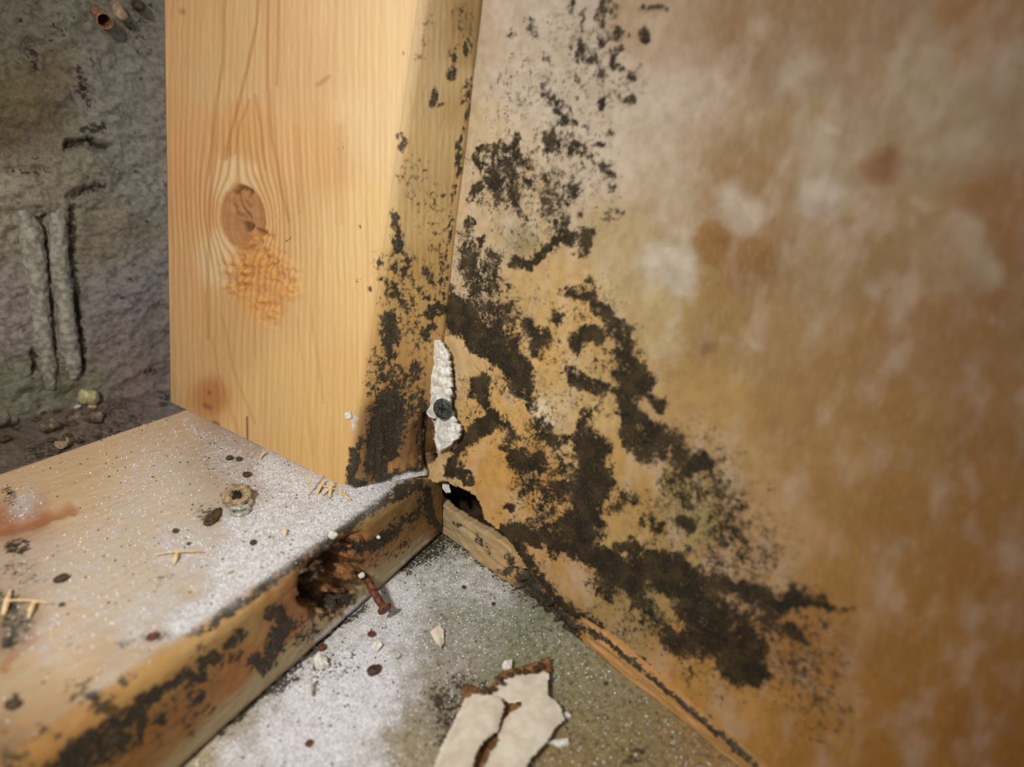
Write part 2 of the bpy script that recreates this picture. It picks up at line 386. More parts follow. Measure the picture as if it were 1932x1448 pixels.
# ragged lower edge near the corner and the torn left edge
low = [(700, 880), (802, 906), (822, 912), (838, 908), (858, 919), (880, 928), (898, 940), (906, 955), (913, 982), (940, 1002), (962, 1022), (985, 1060), (1020, 1105), (1060, 1150), (1110, 1185), (1210, 1262), (1310, 1350), (1400, 1430), (1500, 1520), (3000, 2900)]
lx = np.array([p[0] for p in low]); ly = np.array([p[1] for p in low])
keep = py < np.interp(px, lx, ly) + 7 * (fbm(px / 9, py / 9, 4.) - .5)
keep |= px > 2400
void = inpoly(jx, jy, [(800, 778), (812, 786), (821, 800), (819, 838), (824, 862), (812, 880), (806, 868), (800, 840), (796, 800)])
keep &= ~void
mould_gap_r = [
 ([(1010, 200), (1060, 330)], 110, .24), ([(960, 330), (1000, 440)], 80, .26), ([(1080, 620), (1100, 780)], 95, .24), ([(930, 560), (960, 700)], 60, .34), ([(1120, 80)], 70, .22), ([(1000, 880), (1050, 980)], 80, .3), ([(1300, 900), (1400, 1060)], 80, .3), ([(1290, 1000), (1250, 960)], 60, .24), ([(1200, 1120), (1500, 1200)], 80, .3), ([(1330, 1250), (1480, 1280)], 60, .24), ([(880, 760), (900, 880)], 50, .25), ([(1520, 1290), (1560, 1340)], 60, .2),
 ([(1080, 12), (1078, 18)], 9, .8), ([(1098, 22), (1094, 60), (1091, 98)], 7, .62), ([(1142, 14), (1141, 26), (1140, 48)], 9, .75), ([(1162, 20), (1166, 36)], 8, .45),
 ([(1215, 58), (1214, 68)], 9, .85), ([(1160, 74), (1174, 66), (1166, 76)], 10, .85), ([(1137, 77)], 9, .6), ([(1176, 98), (1160, 108), (1156, 120), (1178, 122)], 7, .8),
 ([(1126, 130), (1124, 145)], 7, .7), ([(1195, 136), (1196, 150)], 6, .55), ([(1138, 190), (1136, 200)], 7, .95), ([(1190, 188), (1192, 194)], 7, .7),
 ([(1095, 108), (1110, 114), (1124, 104)], 8, .55), ([(1215, 14), (1250, 10)], 8, .5), ([(1080, 60), (1150, 160)], 60, .24), ([(1000, 40), (1010, 70)], 14, .4), ([(963, 70)], 10, .5), ([(1016, 70)], 8, .4),
 ([(1032, 172), (1050, 190), (1066, 205)], 15, .66), ([(1030, 110), (1036, 125)], 9, .45), ([(1085, 150)], 22, .45), ([(1075, 225), (1060, 228)], 13, .55), ([(1100, 235)], 8, .6),
 ([(972, 250), (968, 268), (950, 275)], 11, .85), ([(945, 272), (912, 282), (906, 300), (912, 322)], 8, .8), ([(912, 318), (930, 345), (955, 355)], 12, .7), ([(940, 300), (950, 330), (962, 370)], 26, .58), ([(972, 285), (978, 300)], 12, .62), ([(965, 375), (968, 368)], 10, .75),
 ([(1040, 250), (1048, 285)], 13, .6), ([(1032, 295)], 12, .5), ([(1085, 275), (1098, 272), (1106, 285)], 11, .68), ([(1126, 270)], 9, .5), ([(1030, 332)], 9, .85), ([(985, 330), (995, 345)], 10, .6), ([(980, 330), (1060, 360)], 55, .34), ([(1083, 358)], 13, .8), ([(1135, 312), (1150, 330)], 9, .55), ([(1158, 352)], 8, .5), ([(1145, 250)], 10, .4),
 ([(1096, 402), (1098, 410)], 9, .9), ([(1068, 425), (1066, 438), (1085, 446), (1110, 442), (1104, 456), (1098, 474)], 13, .84), ([(1112, 440)], 12, .9), ([(1010, 492), (1022, 475), (1042, 462)], 8, .95), ([(1042, 460), (1060, 446)], 8, .7), ([(970, 498), (1005, 500)], 9, .7), ([(1040, 400), (1060, 410)], 24, .4), ([(1140, 412), (1168, 400)], 8, .62), ([(985, 400), (992, 410)], 8, .6), ([(1030, 380), (1034, 400)], 9, .6), ([(950, 395)], 8, .5), ([(905, 350), (890, 355), (885, 370)], 9, .5),
 ([(902, 455), (904, 465)], 9, .95), ([(880, 420), (880, 440)], 8, .62), ([(872, 470), (885, 500), (884, 520)], 14, .74), ([(884, 470), (900, 540), (905, 600)], 28, .66), ([(925, 500), (930, 560), (940, 590)], 26, .66), ([(893, 480), (895, 510)], 9, .9), ([(928, 505), (925, 530)], 9, .85), ([(848, 545), (846, 570)], 8, .6), ([(940, 540), (955, 530), (965, 550)], 8, .5),
 ([(845, 580), (870, 592), (884, 600)], 20, 1.0), ([(828, 600), (850, 606)], 16, 1.0), ([(862, 615), (900, 640), (935, 660), (958, 690), (982, 722)], 20, 1.0), ([(885, 600), (890, 650)], 18, .98), ([(930, 590), (945, 640)], 30, .72), ([(918, 620), (950, 655), (975, 690)], 20, .86), ([(960, 600), (965, 620)], 18, .6), ([(1000, 612), (1022, 632), (1018, 650)], 16, .85), ([(975, 735), (992, 748)], 12, .75), ([(1004, 758)], 12, .7), ([(1045, 588), (1055, 605)], 8, .9),
 ([(1070, 552), (1095, 548), (1112, 560)], 15, .8), ([(1108, 545), (1112, 530)], 12, .6), ([(1085, 645), (1105, 636), (1122, 632)], 14, 1.0), ([(1118, 575), (1142, 590), (1150, 620)], 13, .72), ([(1150, 610), (1178, 630), (1190, 665)], 17, .85), ([(1178, 670), (1200, 700), (1208, 730)], 18, .98), ([(1190, 720), (1186, 760), (1200, 790)], 18, .98), ([(1180, 690), (1184, 740)], 20, .85), ([(1205, 800), (1225, 815), (1255, 825), (1272, 830)], 19, .95), ([(1215, 845), (1250, 850)], 20, .8), ([(1190, 815), (1200, 840)], 14, .75), ([(1232, 752), (1245, 760), (1250, 772)], 8, .95),
 ([(1072, 710), (1095, 716), (1118, 735), (1135, 728)], 12, .78), ([(1128, 745), (1125, 765)], 9, .6), ([(1112, 775), (1100, 800), (1095, 815)], 8, .85), ([(1085, 695)], 10, .4),
 ([(1110, 838), (1118, 870), (1122, 900)], 29, 1.05), ([(1108, 900), (1112, 940)], 26, 1.05), ([(1140, 850), (1150, 870)], 14, .7), ([(1080, 825), (1060, 828)], 11, .75), ([(1030, 805), (1008, 790), (1020, 815), (1045, 832)], 13, .72), ([(1010, 800), (1050, 850)], 24, .42),
 ([(972, 858), (985, 868), (1000, 880), (1020, 872)], 18, .78), ([(950, 800), (968, 830)], 16, .6), ([(958, 845)], 14, .6), ([(1040, 875), (1060, 890)], 16, .5),
 ([(905, 722), (908, 745), (915, 762)], 13, 1.0), ([(890, 738), (884, 748)], 9, .8), ([(926, 740)], 8, .6), ([(928, 790), (915, 805), (895, 812), (885, 830)], 13, 1.0), ([(880, 828), (865, 850), (850, 872), (846, 890)], 12, 1.0), ([(878, 895), (882, 912)], 9, 1.0), ([(868, 880), (870, 900)], 9, .8), ([(845, 880), (842, 895)], 8, .7),
 ([(962, 955), (964, 965)], 9, .85), ([(1000, 930), (1040, 970)], 42, .42), ([(1052, 925), (1075, 935)], 16, .75), ([(1082, 985), (1070, 1000), (1100, 1000)], 22, .9), ([(1035, 945)], 12, .6),
 ([(1170, 935), (1190, 945)], 14, .55), ([(1216, 985), (1232, 990), (1238, 996)], 12, .6), ([(1150, 960), (1180, 930)], 14, .55),
 ([(1270, 845), (1290, 850), (1275, 870)], 13, .8), ([(1298, 888), (1315, 878), (1332, 868)], 14, .95), ([(1245, 880), (1262, 900)], 15, .55), ([(1330, 890), (1352, 908)], 12, .6), ([(1300, 930), (1305, 950)], 26, .5), ([(1285, 985), (1300, 995)], 14, .8), ([(1350, 915), (1380, 950)], 30, .42), ([(1360, 980), (1385, 1000)], 22, .62), ([(1350, 1020), (1390, 1010), (1400, 1040)], 24, .58), ([(1300, 1050), (1296, 1044)], 10, .7), ([(1420, 1050), (1445, 1060)], 18, .4), ([(1330, 1050), (1345, 1065)], 20, .5),
 ([(962, 1008), (1000, 1006), (1040, 1018)], 16, 1.0), ([(1040, 1018), (1085, 1040), (1110, 1048)], 24, 1.0), ([(1105, 960), (1105, 1010)], 24, 1.0), ([(1115, 1045), (1150, 1070), (1190, 1095)], 24, 1.0), ([(1165, 1035), (1190, 1030), (1200, 1045)], 14, .9), ([(1200, 1085), (1235, 1065), (1275, 1075), (1300, 1095)], 22, 1.0), ([(1260, 1090), (1300, 1120), (1320, 1150)], 32, .95), ([(1310, 1150), (1345, 1175), (1340, 1200)], 36, .92), ([(1330, 1110), (1370, 1104), (1410, 1118), (1435, 1128)], 17, .95), ([(1335, 1130), (1400, 1160)], 26, .74), ([(1395, 1180), (1415, 1210), (1420, 1250)], 28, .85), ([(1370, 1215), (1385, 1250), (1400, 1275), (1428, 1270)], 24, 1.0), ([(1440, 1128), (1470, 1145), (1505, 1125)], 14, 1.0), ([(1500, 1112), (1515, 1128), (1550, 1140)], 11, .7), ([(1560, 1148), (1605, 1158)], 8, .62),
 ([(1455, 1170), (1470, 1200)], 22, .5), ([(1495, 1190), (1515, 1210)], 14, .68), ([(1520, 1260), (1550, 1290)], 36, .3), ([(1520, 1330), (1535, 1335)], 16, .4), ([(1578, 1240)], 16, .3), ([(1262, 1208), (1290, 1220), (1310, 1200)], 20, .85), ([(1250, 1170), (1300, 1180)], 20, .6), ([(1195, 1115), (1220, 1150), (1225, 1180)], 17, .6),
 ([(975, 1020), (980, 1050), (1000, 1085)], 18, .98), ([(985, 1080), (1020, 1115), (1055, 1150)], 22, 1.0), ([(1050, 1140), (1090, 1165), (1120, 1185)], 20, .95), ([(1120, 1100), (1150, 1120)], 22, .72), ([(1130, 1180), (1190, 1200)], 22, .42), ([(1300, 1275), (1302, 1265)], 7, .5),
 ([(1100, 1178), (1150, 1208), (1220, 1262), (1300, 1335), (1400, 1420), (1450, 1465)], 6, .72),  # darkness of the gap above the strip, painted in with the mould
 # clean islands
 ([(1068, 1075), (1085, 1110), (1098, 1125)], 24, -.85), ([(1008, 1034), (1020, 1042)], 8, -.9), ([(1242, 1132), (1258, 1160), (1268, 1180)], 11, -.75), ([(1150, 1160), (1160, 1170)], 16, -.6), ([(1385, 1130), (1400, 1150)], 12, -.4),
 ([(1225, 900), (1240, 870)], 12, -.6), ([(905, 870), (935, 895), (930, 930)], 26, -.95), ([(865, 660), (880, 690)], 14, -.9), ([(1140, 800), (1150, 815)], 14, -.8), ([(1205, 802), (1208, 808)], 6, -.7),
 ([(968, 525), (980, 540)], 14, -.7), ([(946, 612), (950, 620)], 6, -.6), ([(1176, 870), (1190, 905)], 22, -.7),
]
mould_gap_r = [(p_, r_ * (1.16 if (v_ > 0 and p_[0][1] > 560 and r_ > 9) else 1.0), v_) for p_, r_, v_ in mould_gap_r]
mo = strokes(wx, wy, mould_gap_r)
mo = np.clip(mo, 0, .98)
mo = mo + (mo > .04) * np.minimum(1, mo * 2) * ((fbm(px / 11, py / 11, 31.) - .5) * .9 + (fbm(px / 38, py / 38, 37.) - .5) * .7) * (1 - .45 * ss(.8, 1, mo))
blur = ss(1020, 1330, px) * .8 + ss(350, 0, py) * .35
soft = .12 + .2 * np.clip(blur, 0, 1)
soft = np.where(px < 960, .08, soft)
cr = [(930, 60, (168, 152, 130)), (1010, 30, (162, 148, 132)), (1000, 160, (172, 158, 140)), (900, 260, (178, 160, 130)), (1090, 120, (166, 150, 132)), (1180, 230, (170, 154, 136)), (1150, 300, (176, 160, 138)), (960, 420, (170, 150, 118)),
 (975, 450, (126, 116, 70), 26), (1000, 540, (178, 148, 98)), (885, 440, (180, 160, 126)), (860, 520, (192, 170, 138)), (1180, 440, (160, 140, 102)), (1250, 60, (148, 126, 98)), (1290, 180, (160, 142, 124)), (1230, 340, (164, 146, 120)), (1180, 520, (168, 148, 104)), (1250, 500, (166, 156, 136), 30), (1235, 480, (176, 170, 156), 16), (1275, 530, (168, 160, 144), 18), (1400, 385, (164, 146, 128), 26), (1545, 360, (166, 150, 134), 26), (1420, 390, (170, 152, 132), 14),
 (1400, 60, (134, 106, 72)), (1500, 150, (142, 122, 96)), (1600, 60, (134, 106, 72)), (1750, 150, (144, 122, 92)), (1850, 75, (134, 94, 46), 40), (1900, 180, (140, 114, 86)), (1750, 280, (142, 120, 88)), (1668, 320, (120, 80, 40), 20), (1500, 250, (144, 120, 82)), (1400, 250, (142, 116, 80)), (1560, 300, (148, 128, 100)), (1800, 250, (146, 124, 94)), (1870, 400, (130, 90, 46), 60), (1800, 460, (146, 120, 88), 30), (1730, 430, (142, 116, 78)), (1660, 480, (134, 104, 64)), (1350, 455, (134, 98, 50), 22), (1440, 510, (132, 98, 54), 34), (1540, 520, (146, 122, 88)), (1850, 500, (144, 118, 88), 30), (1400, 330, (140, 112, 74)), (1330, 640, (144, 114, 66)), (1230, 620, (170, 148, 100)), (1260, 650, (176, 156, 116), 24), (1450, 640, (150, 122, 78)), (1580, 650, (144, 110, 62)), (1700, 650, (136, 100, 56)), (1850, 650, (132, 94, 48)), (1900, 560, (126, 86, 40)),
 (1350, 760, (168, 134, 80)), (1500, 780, (152, 118, 70)), (1700, 800, (146, 108, 58)), (1880, 800, (136, 96, 46)), (1090, 600, (190, 154, 96)), (1000, 700, (196, 156, 90)), (1080, 760, (196, 164, 106)), (1040, 760, (198, 172, 124), 18), (1020, 775, (222, 206, 170), 9), (1035, 800, (222, 206, 170), 8), (1150, 700, (180, 148, 90)), (930, 770, (200, 158, 92)), (940, 900, (196, 148, 78)), (860, 700, (196, 166, 120)), (806, 868, (70, 48, 26), 9), (804, 840, (60, 42, 24), 10), (980, 950, (192, 146, 78)), (1180, 920, (184, 146, 84)), (1200, 1000, (176, 142, 84)), (1300, 940, (156, 138, 90)), (1400, 900, (172, 140, 92)), (1300, 830, (176, 144, 94)), (1450, 980, (178, 142, 98)), (1430, 1070, (176, 142, 100)), (1550, 900, (158, 120, 68)), (1700, 1000, (148, 106, 50)), (1850, 950, (142, 98, 44)), (1600, 1100, (162, 118, 60)), (1750, 1200, (154, 106, 44)), (1880, 1150, (146, 98, 40)), (1400, 1330, (182, 132, 66)), (1550, 1400, (168, 118, 52)), (1700, 1400, (158, 106, 42)), (1880, 1400, (146, 94, 34)), (1280, 1290, (186, 138, 72)), (1150, 1170, (160, 134, 84)), (1080, 1095, (184, 142, 84)), (1500, 1230, (160, 112, 56)), (870, 900, (200, 166, 112), 22), (850, 905, (206, 172, 118), 14)]
cx, cy = px + 26 * (fbm(px / 60, py / 60, 11.) - .5) * 2, py + 26 * (fbm(px / 60, py / 60, 13.) - .5) * 2
colr = colours(cx, cy, cr)
colr = colr * (1 + .1 * ss(1250, 1800, cx) * ss(1000, 200, cy))[..., None]  # upper right brightened in the colour to offset lamp falloff
colr = colr * (1 + .14 * ss(1500, 900, cx) * ss(900, 300, cy))[..., None]  # upper left lifted in the colour too, making up for dim lamplight
# pale scuffs left by the torn-off skim
sc = strokes(cx, cy, [([(1262, 400), (1300, 440)], 12, .5), ([(1225, 480), (1255, 475), (1290, 500), (1300, 560)], 16, .8), ([(1370, 370), (1430, 400)], 18, .7), ([(1430, 410), (1450, 395)], 12, .6), ([(1520, 360), (1580, 370), (1625, 395)], 16, .65), ([(1550, 240), (1570, 242)], 9, .6), ([(1500, 160), (1520, 130)], 26, .5), ([(1730, 380), (1750, 400)], 14, .5), ([(1820, 420), (1830, 480), (1870, 500)], 22, .5), ([(1250, 170), (1350, 200)], 60, .35), ([(1810, 60), (1740, 140)], 16, .4), ([(1655, 540), (1690, 520)], 14, .35), ([(1880, 600)], 10, .3), ([(1410, 650), (1430, 655)], 8, .5), ([(1260, 640), (1280, 560)], 10, .6), ([(1825, 890), (1835, 930)], 12, .4), ([(1690, 1040), (1670, 1100)], 8, .3), ([(1360, 630), (1370, 640)], 6, .3)])
sc *= .55 + .9 * (fbm(px / 12 + py / 20, py / 22, 21.))
colr = colr + (lin((196, 180, 162)) - colr) * np.clip(sc, 0, 1)[..., None] * .6
stn = strokes(cx, cy, [([(1668, 300), (1672, 345)], 14, .7), ([(1350, 458), (1370, 458)], 12, .6), ([(1385, 80), (1380, 85)], 10, .5), ([(1680, 90)], 10, .4), ([(1340, 650), (1332, 668)], 9, .7), ([(1500, 450)], 18, .35), ([(1430, 520), (1470, 510)], 22, .4)])
colr = colr + (lin((104, 66, 30)) - colr) * stn[..., None] * .7
edge = np.abs(py - np.interp(px, lx, ly))
fr = np.exp(-(edge / 6) ** 2) * (px < 960) * (fbm(px / 8, py / 8, 3.) > .5)
colr = colr + (lin((214, 186, 140)) - colr) * fr[..., None] * .5
pxd, pyd = px.copy(), py.copy()
cond = gyp * (fbm(px / 10, py / 10, 8.) * 1.0 + .4)
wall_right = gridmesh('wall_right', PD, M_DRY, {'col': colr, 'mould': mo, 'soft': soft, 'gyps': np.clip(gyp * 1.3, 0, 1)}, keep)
md = wall_right.modifiers.new('thick', 'SOLIDIFY'); md.thickness = 4.5 * SC; md.offset = -1
# make the thickness run away from the room
tag(wall_right, 'tan drywall face with black mould spreading from the corner', None, kind='structure')

# ---- floor
gx = np.concatenate([np.arange(-420, -140, 14.), np.arange(-140, 12, .42), np.arange(12, 60, 8.)])
gy = np.concatenate([np.arange(-300, -100, 12.), np.arange(-100, 4, .42), np.arange(4, 200, 14.)])
X_, Y_ = np.meshgrid(gx, gy)
Zf = (fbm(X_ / 9, Y_ / 9) - .5) * .9 + (fbm(X_ / 1.6, Y_ / 1.6, 3.) - .5) * .35
PF = np.stack([X_, Y_, Zf - .1], -1)
px, py = proj(PF); pxf, pyf = px, py
bad = ((PF - CAM) @ R[2]) < 5
px = np.where(bad, -5000, px); py = np.where(bad, 5000, py)
wx = px + 14 * (fbm(px / 40, py / 40, 3.) - .5) * 2; wy = py + 14 * (fbm(px / 40, py / 40, 9.) - .5) * 2
fc = [(840, 1030, (96, 92, 60), 40), (900, 1090, (140, 138, 112)), (800, 1120, (160, 160, 148)), (950, 1180, (138, 138, 122)), (1000, 1150, (124, 124, 96), 50), (1060, 1240, (140, 136, 112)), (1150, 1300, (136, 126, 94)), (1250, 1400, (140, 118, 76)), (1150, 1400, (132, 116, 74)), (1080, 1300, (136, 126, 88)), (950, 1230, (132, 128, 96)), (800, 1300, (140, 130, 112)), (750, 1420, (150, 138, 112)), (650, 1300, (170, 168, 164)), (500, 1400, (160, 154, 142)), (700, 1200, (170, 166, 156)), (850, 1200, (146, 140, 128)), (380, 1440, (158, 146, 116)), (1100, 1430, (140, 118, 78)), (1350, 1440, (150, 118, 70))]
colf = colours(wx, wy, fc) * 1.3
df = strokes(wx, wy, [([(760, 1110), (860, 1080), (930, 1110)], 55, .48), ([(760, 1130), (700, 1210)], 60, .7), ([(620, 1380), (600, 1330), (680, 1270)], 75, .98), ([(540, 1400), (640, 1400), (690, 1330)], 60, .95), ([(680, 1200), (760, 1160)], 60, .55), ([(760, 1240), (740, 1300)], 60, .5), ([(600, 1220), (560, 1270)], 40, .5), ([(840, 1080), (950, 1130)], 45, .38), ([(450, 1440), (700, 1440)], 50, .6), ([(900, 1200), (850, 1260)], 60, .22)])
mf = strokes(wx, wy, [([(845, 1018), (900, 1050), (960, 1090)], 14, .55), ([(830, 1020), (760, 1070)], 13, .7), ([(800, 1045), (830, 1030)], 18, .75), ([(960, 1095), (1010, 1135)], 16, .45), ([(830, 1320), (860, 1350), (838, 1400)], 26, .62), ([(600, 1260), (660, 1250)], 30, .4), ([(560, 1275), (520, 1300)], 10, .7), ([(690, 1140), (600, 1215), (530, 1285), (420, 1385)], 6, .75), ([(1200, 1420), (1180, 1440)], 20, .5), ([(860, 1290), (900, 1300)], 20, .5), ([(1010, 1260), (1060, 1300)], 60, .2)])
floor = gridmesh('floor', PF, M_FLOOR, {'col': colf, 'dust': df, 'mould': mf})
tag(floor, 'rough dusty concrete floor', None, kind='structure')

# ---- bottom plate lying along the left
def profile():
    pts = [(91.3, .3), (91.3, 8), (91.3, 16), (91.3, H - 1)]
    pts += [(y, H) for y in np.arange(90.8, 2.8, -.42)]
    r = 3.2
    for a in np.linspace(0, 90, 14)[0:]:
        pts.append((-.5 + r - r * math.sin(math.radians(a)), H - r + r * math.cos(math.radians(a))))
    pts += [(-.5, z) for z in np.arange(H - r - .4, 1.6, -.4)]
    pts += [(-.3, 1.2), (.1, .7), (.8, .3), (6, .25)]
    return np.array(pts)
pr = profile()
xg = np.concatenate([np.arange(-420, -130, 10.), np.arange(-130, 4.0, .42), [9., 14., 20.]])
Xp, K = np.meshgrid(xg, np.arange(len(pr)))
PP = np.stack([Xp, pr[K, 0], pr[K, 1]], -1)
# end of plate trimmed by the drywall: slide x so it never pokes through the sheet
lim = 2.2 + PP[..., 1] * .36
PP[..., 0] = np.where(PP[..., 1] < 40, np.minimum(PP[..., 0], lim + (PP[..., 0] > lim) * .02), PP[..., 0])
nP = normals(PP)
if nP[150, 100] @ np.array([0, 0, 1]) < 0: nP = -nP
px, py = proj(PP)
bad = ((PP - CAM) @ R[2]) < 5
px = np.where(bad, -5000, px); py = np.where(bad, 5000, py)
wx = px + 8 * (fbm(px / 26, py / 26, 3.) - .5) * 2; wy = py + 8 * (fbm(px / 26, py / 26, 9.) - .5) * 2
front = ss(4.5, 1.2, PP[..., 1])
ft = [(100, 900, (206, 172, 120)), (250, 830, (212, 180, 128)), (40, 930, (202, 164, 110)), (320, 800, (204, 172, 124)), (300, 950, (208, 182, 142)), (400, 880, (170, 152, 140)), (450, 840, (158, 144, 134)), (420, 980, (188, 176, 162)), (200, 1000, (202, 172, 124)), (60, 970, (170, 112, 80), 26), (20, 980, (160, 100, 70), 30), (150, 1100, (196, 172, 140)), (60, 1080, (178, 156, 138)), (300, 1100, (196, 180, 160)), (20, 1180, (128, 112, 92), 40), (120, 1230, (196, 166, 120)), (200, 1270, (184, 158, 118)), (60, 1300, (176, 148, 106)), (330, 1180, (176, 164, 144)), (100, 1380, (160, 122, 66)), (30, 1430, (120, 88, 48)), (250, 1330, (168, 132, 80)), (600, 950, (190, 186, 186)), (300, 1040, (190, 168, 134))]
ff = [(780, 930, (132, 108, 68)), (740, 960, (136, 112, 66)), (800, 980, (116, 82, 38)), (770, 1010, (132, 94, 50)), (720, 1060, (150, 96, 50)), (760, 1040, (150, 120, 70)), (690, 1100, (158, 144, 108), 22), (740, 1070, (160, 146, 108), 22), (650, 1160, (156, 138, 104), 22), (560, 1080, (138, 104, 62)), (600, 1100, (96, 58, 36)), (500, 1150, (174, 138, 82)), (530, 1140, (152, 100, 56)), (450, 1170, (180, 146, 92)), (380, 1220, (186, 150, 94)), (300, 1280, (186, 146, 86)), (200, 1350, (174, 130, 70)), (120, 1400, (162, 118, 58)), (600, 1190, (168, 150, 116), 24), (560, 1240, (170, 150, 110), 20), (500, 1290, (172, 154, 110), 20), (560, 1170, (150, 90, 48)), (450, 1250, (164, 104, 46)), (400, 1300, (160, 104, 46)), (350, 1340, (156, 100, 44)), (280, 1400, (152, 98, 42)), (420, 1350, (166, 136, 88), 26), (320, 1425, (166, 132, 80), 30)]
colp = colours(wx, wy, ft) * (1 - front[..., None]) + colours(wx, wy, ff, 40) * front[..., None]
gro = strokes(wx, wy, [([(0, 998), (50, 990), (100, 970), (140, 958)], 9, .9), ([(0, 975), (60, 975)], 16, .5), ([(10, 1260), (40, 1220), (66, 1195)], 7, .7)])
lum = colp.mean(-1, keepdims=True); colp = colp + (lum * np.array([1.12, 1.0, .82]) - colp) * (.42 * (1 - front[..., None])); colp = colp * 1.04; colp = colp * (1 - .22 * front * ss(620, 250, px))[..., None]  # front face darkens leftward: lamp falloff painted into the colour
colp = colp + (lin((150, 76, 30)) - colp) * gro[..., None] * .75
mp_ = [([(790, 912), (740, 935), (700, 955)], 13, .9), ([(700, 955), (660, 985), (620, 1008)], 13, .98), ([(620, 1008), (585, 1030), (548, 1062)], 13, .9), ([(548, 1062), (500, 1104), (455, 1140)], 11, .85), ([(455, 1140), (415, 1168), (385, 1186)], 9, .82), ([(385, 1188), (330, 1200), (270, 1200)], 9, .5), ([(530, 1070), (480, 1095), (440, 1130)], 18, .42),
 ([(398, 976), (412, 978)], 8, .9), ([(380, 965), (395, 972)], 14, .5), ([(470, 930), (520, 935)], 20, .4), ([(24, 1034), (45, 1030)], 12, .72), ([(30, 1022)], 12, .55), ([(22, 1329), (32, 1322)], 10, 1.0), ([(235, 1282), (246, 1278)], 9, .75), ([(165, 1310), (178, 1318)], 9, .85), ([(188, 1336)], 8, 1.0), ([(150, 1300), (190, 1325)], 26, .4), ([(10, 1140), (30, 1180)], 24, .6), ([(15, 1210), (22, 1200)], 14, .85), ([(60, 1090), (20, 1070)], 26, .3), ([(80, 1385), (100, 1390)], 16, .4), ([(20, 1430), (30, 1445)], 26, .55), ([(15, 925), (18, 945)], 10, .6), ([(135, 1200)], 8, .4), ([(130, 1222)], 6, .4), ([(420, 860), (470, 900)], 40, .25), ([(320, 1085), (300, 1100)], 8, .3), ([(400, 1145), (330, 1170)], 16, .35), ([(240, 1215), (225, 1220)], 7, .5),
 ([(680, 1035), (705, 1030), (732, 1010), (742, 998)], 12, .92), ([(800, 940), (785, 968), (776, 985)], 11, .75), ([(770, 1020), (750, 1035)], 8, .5), ([(805, 925), (812, 980)], 10, .95), ([(820, 985), (828, 1005)], 9, .8), ([(750, 985), (800, 965)], 12, .5), ([(700, 1060), (760, 1030)], 16, .35),
 ([(512, 1158), (528, 1150), (535, 1185), (525, 1220)], 13, 1.0), ([(525, 1200), (510, 1240), (495, 1255), (480, 1250)], 16, .95), ([(540, 1175), (555, 1180)], 16, .6), ([(458, 1196), (440, 1208), (425, 1222)], 10, .92), ([(410, 1235), (395, 1245), (380, 1252)], 11, 1.0), ([(420, 1235), (450, 1240)], 14, .6), ([(375, 1262), (385, 1280), (352, 1272)], 11, .85), ([(345, 1280), (320, 1296), (305, 1300)], 8, .85), ([(300, 1306), (275, 1322), (262, 1335)], 12, 1.0), ([(255, 1345), (225, 1365), (190, 1385)], 18, 1.0), ([(190, 1385), (140, 1415), (95, 1450)], 18, 1.0), ([(230, 1395), (180, 1430), (120, 1450)], 22, .88), ([(268, 1360), (262, 1396)], 10, .8), ([(360, 1290), (355, 1310)], 9, .75), ([(385, 1312), (368, 1325)], 9, .8), ([(310, 1340), (308, 1362), (295, 1362)], 9, .8), ([(345, 1358), (395, 1340)], 10, .4), ([(365, 1370), (360, 1385)], 8, .45), ([(400, 1250), (300, 1370)], 34, .3), ([(590, 1185), (560, 1210)], 16, .5),
 ([(620, 1025), (600, 1060), (590, 1100)], 20, .75), ([(590, 1130), (620, 1145), (660, 1130)], 14, .7), ([(650, 1020), (680, 1045)], 14, .6)]
mpl = strokes(wx, wy, mp_)
mpl = np.clip(mpl, 0, .98); mpl = mpl + (mpl > .04) * np.minimum(1, mpl * 2) * ((fbm(px / 10, py / 10, 31.) - .5) * .9)
pale = strokes(px, py, [([(800, 1030), (700, 1110), (620, 1180), (520, 1272), (420, 1360), (330, 1448), (250, 1520)], 19, 1.)]) * (PP[..., 2] < 9) * (px < 850)
colp = colp + (lin((170, 158, 126)) - colp) * (pale * .9)[..., None]
dp = [([(690, 935), (640, 960), (590, 1000)], 38, .98), ([(600, 930), (560, 920), (510, 890)], 36, .8), ([(590, 1000), (540, 1045), (480, 1085)], 36, .98), ([(540, 960), (480, 1020), (430, 1080)], 50, .84), ([(440, 1110), (390, 1160), (340, 1180)], 34, .8), ([(420, 860), (450, 880), (490, 920)], 40, .42), ([(350, 800), (400, 835)], 16, .3), ([(330, 1030), (400, 1060)], 60, .5), ([(300, 1130), (250, 1180)], 50, .42), ([(160, 1100), (260, 1000), (300, 900)], 90, .34), ([(100, 1200), (200, 1150)], 70, .3), ([(260, 1230), (200, 1290)], 40, .25), ([(50, 945), (40, 960)], 26, .4), ([(445, 1008), (440, 990)], 24, .7),
 ([(690, 1130), (650, 1165), (600, 1205)], 12, .5), ([(800, 1020), (740, 1070)], 8, .4)]
dpl = strokes(wx, wy, dp) * (1 - .8 * front * (PP[..., 2] > 3))
rot = strokes(wx, wy, [([(600, 1060), (640, 1060), (660, 1090)], 30, 1.), ([(640, 1040), (665, 1010)], 18, .8), ([(590, 1120), (630, 1140)], 22, 1.), ([(600, 1150), (640, 1140)], 14, .8)]) * ss(-40, 1.5, -PP[..., 1] + 0)
rot = rot * ss(H + 1, H - 3, PP[..., 2])
rn = 1 - np.abs(fbm(px / 30, py / 20, 6.) * 2 - 1) * 2.2
cav = strokes(wx, wy, [([(578, 1135), (600, 1122), (615, 1112)], 10, 1.), ([(625, 1085), (645, 1062), (640, 1045)], 8, .8), ([(585, 1090), (580, 1110)], 7, .6)])
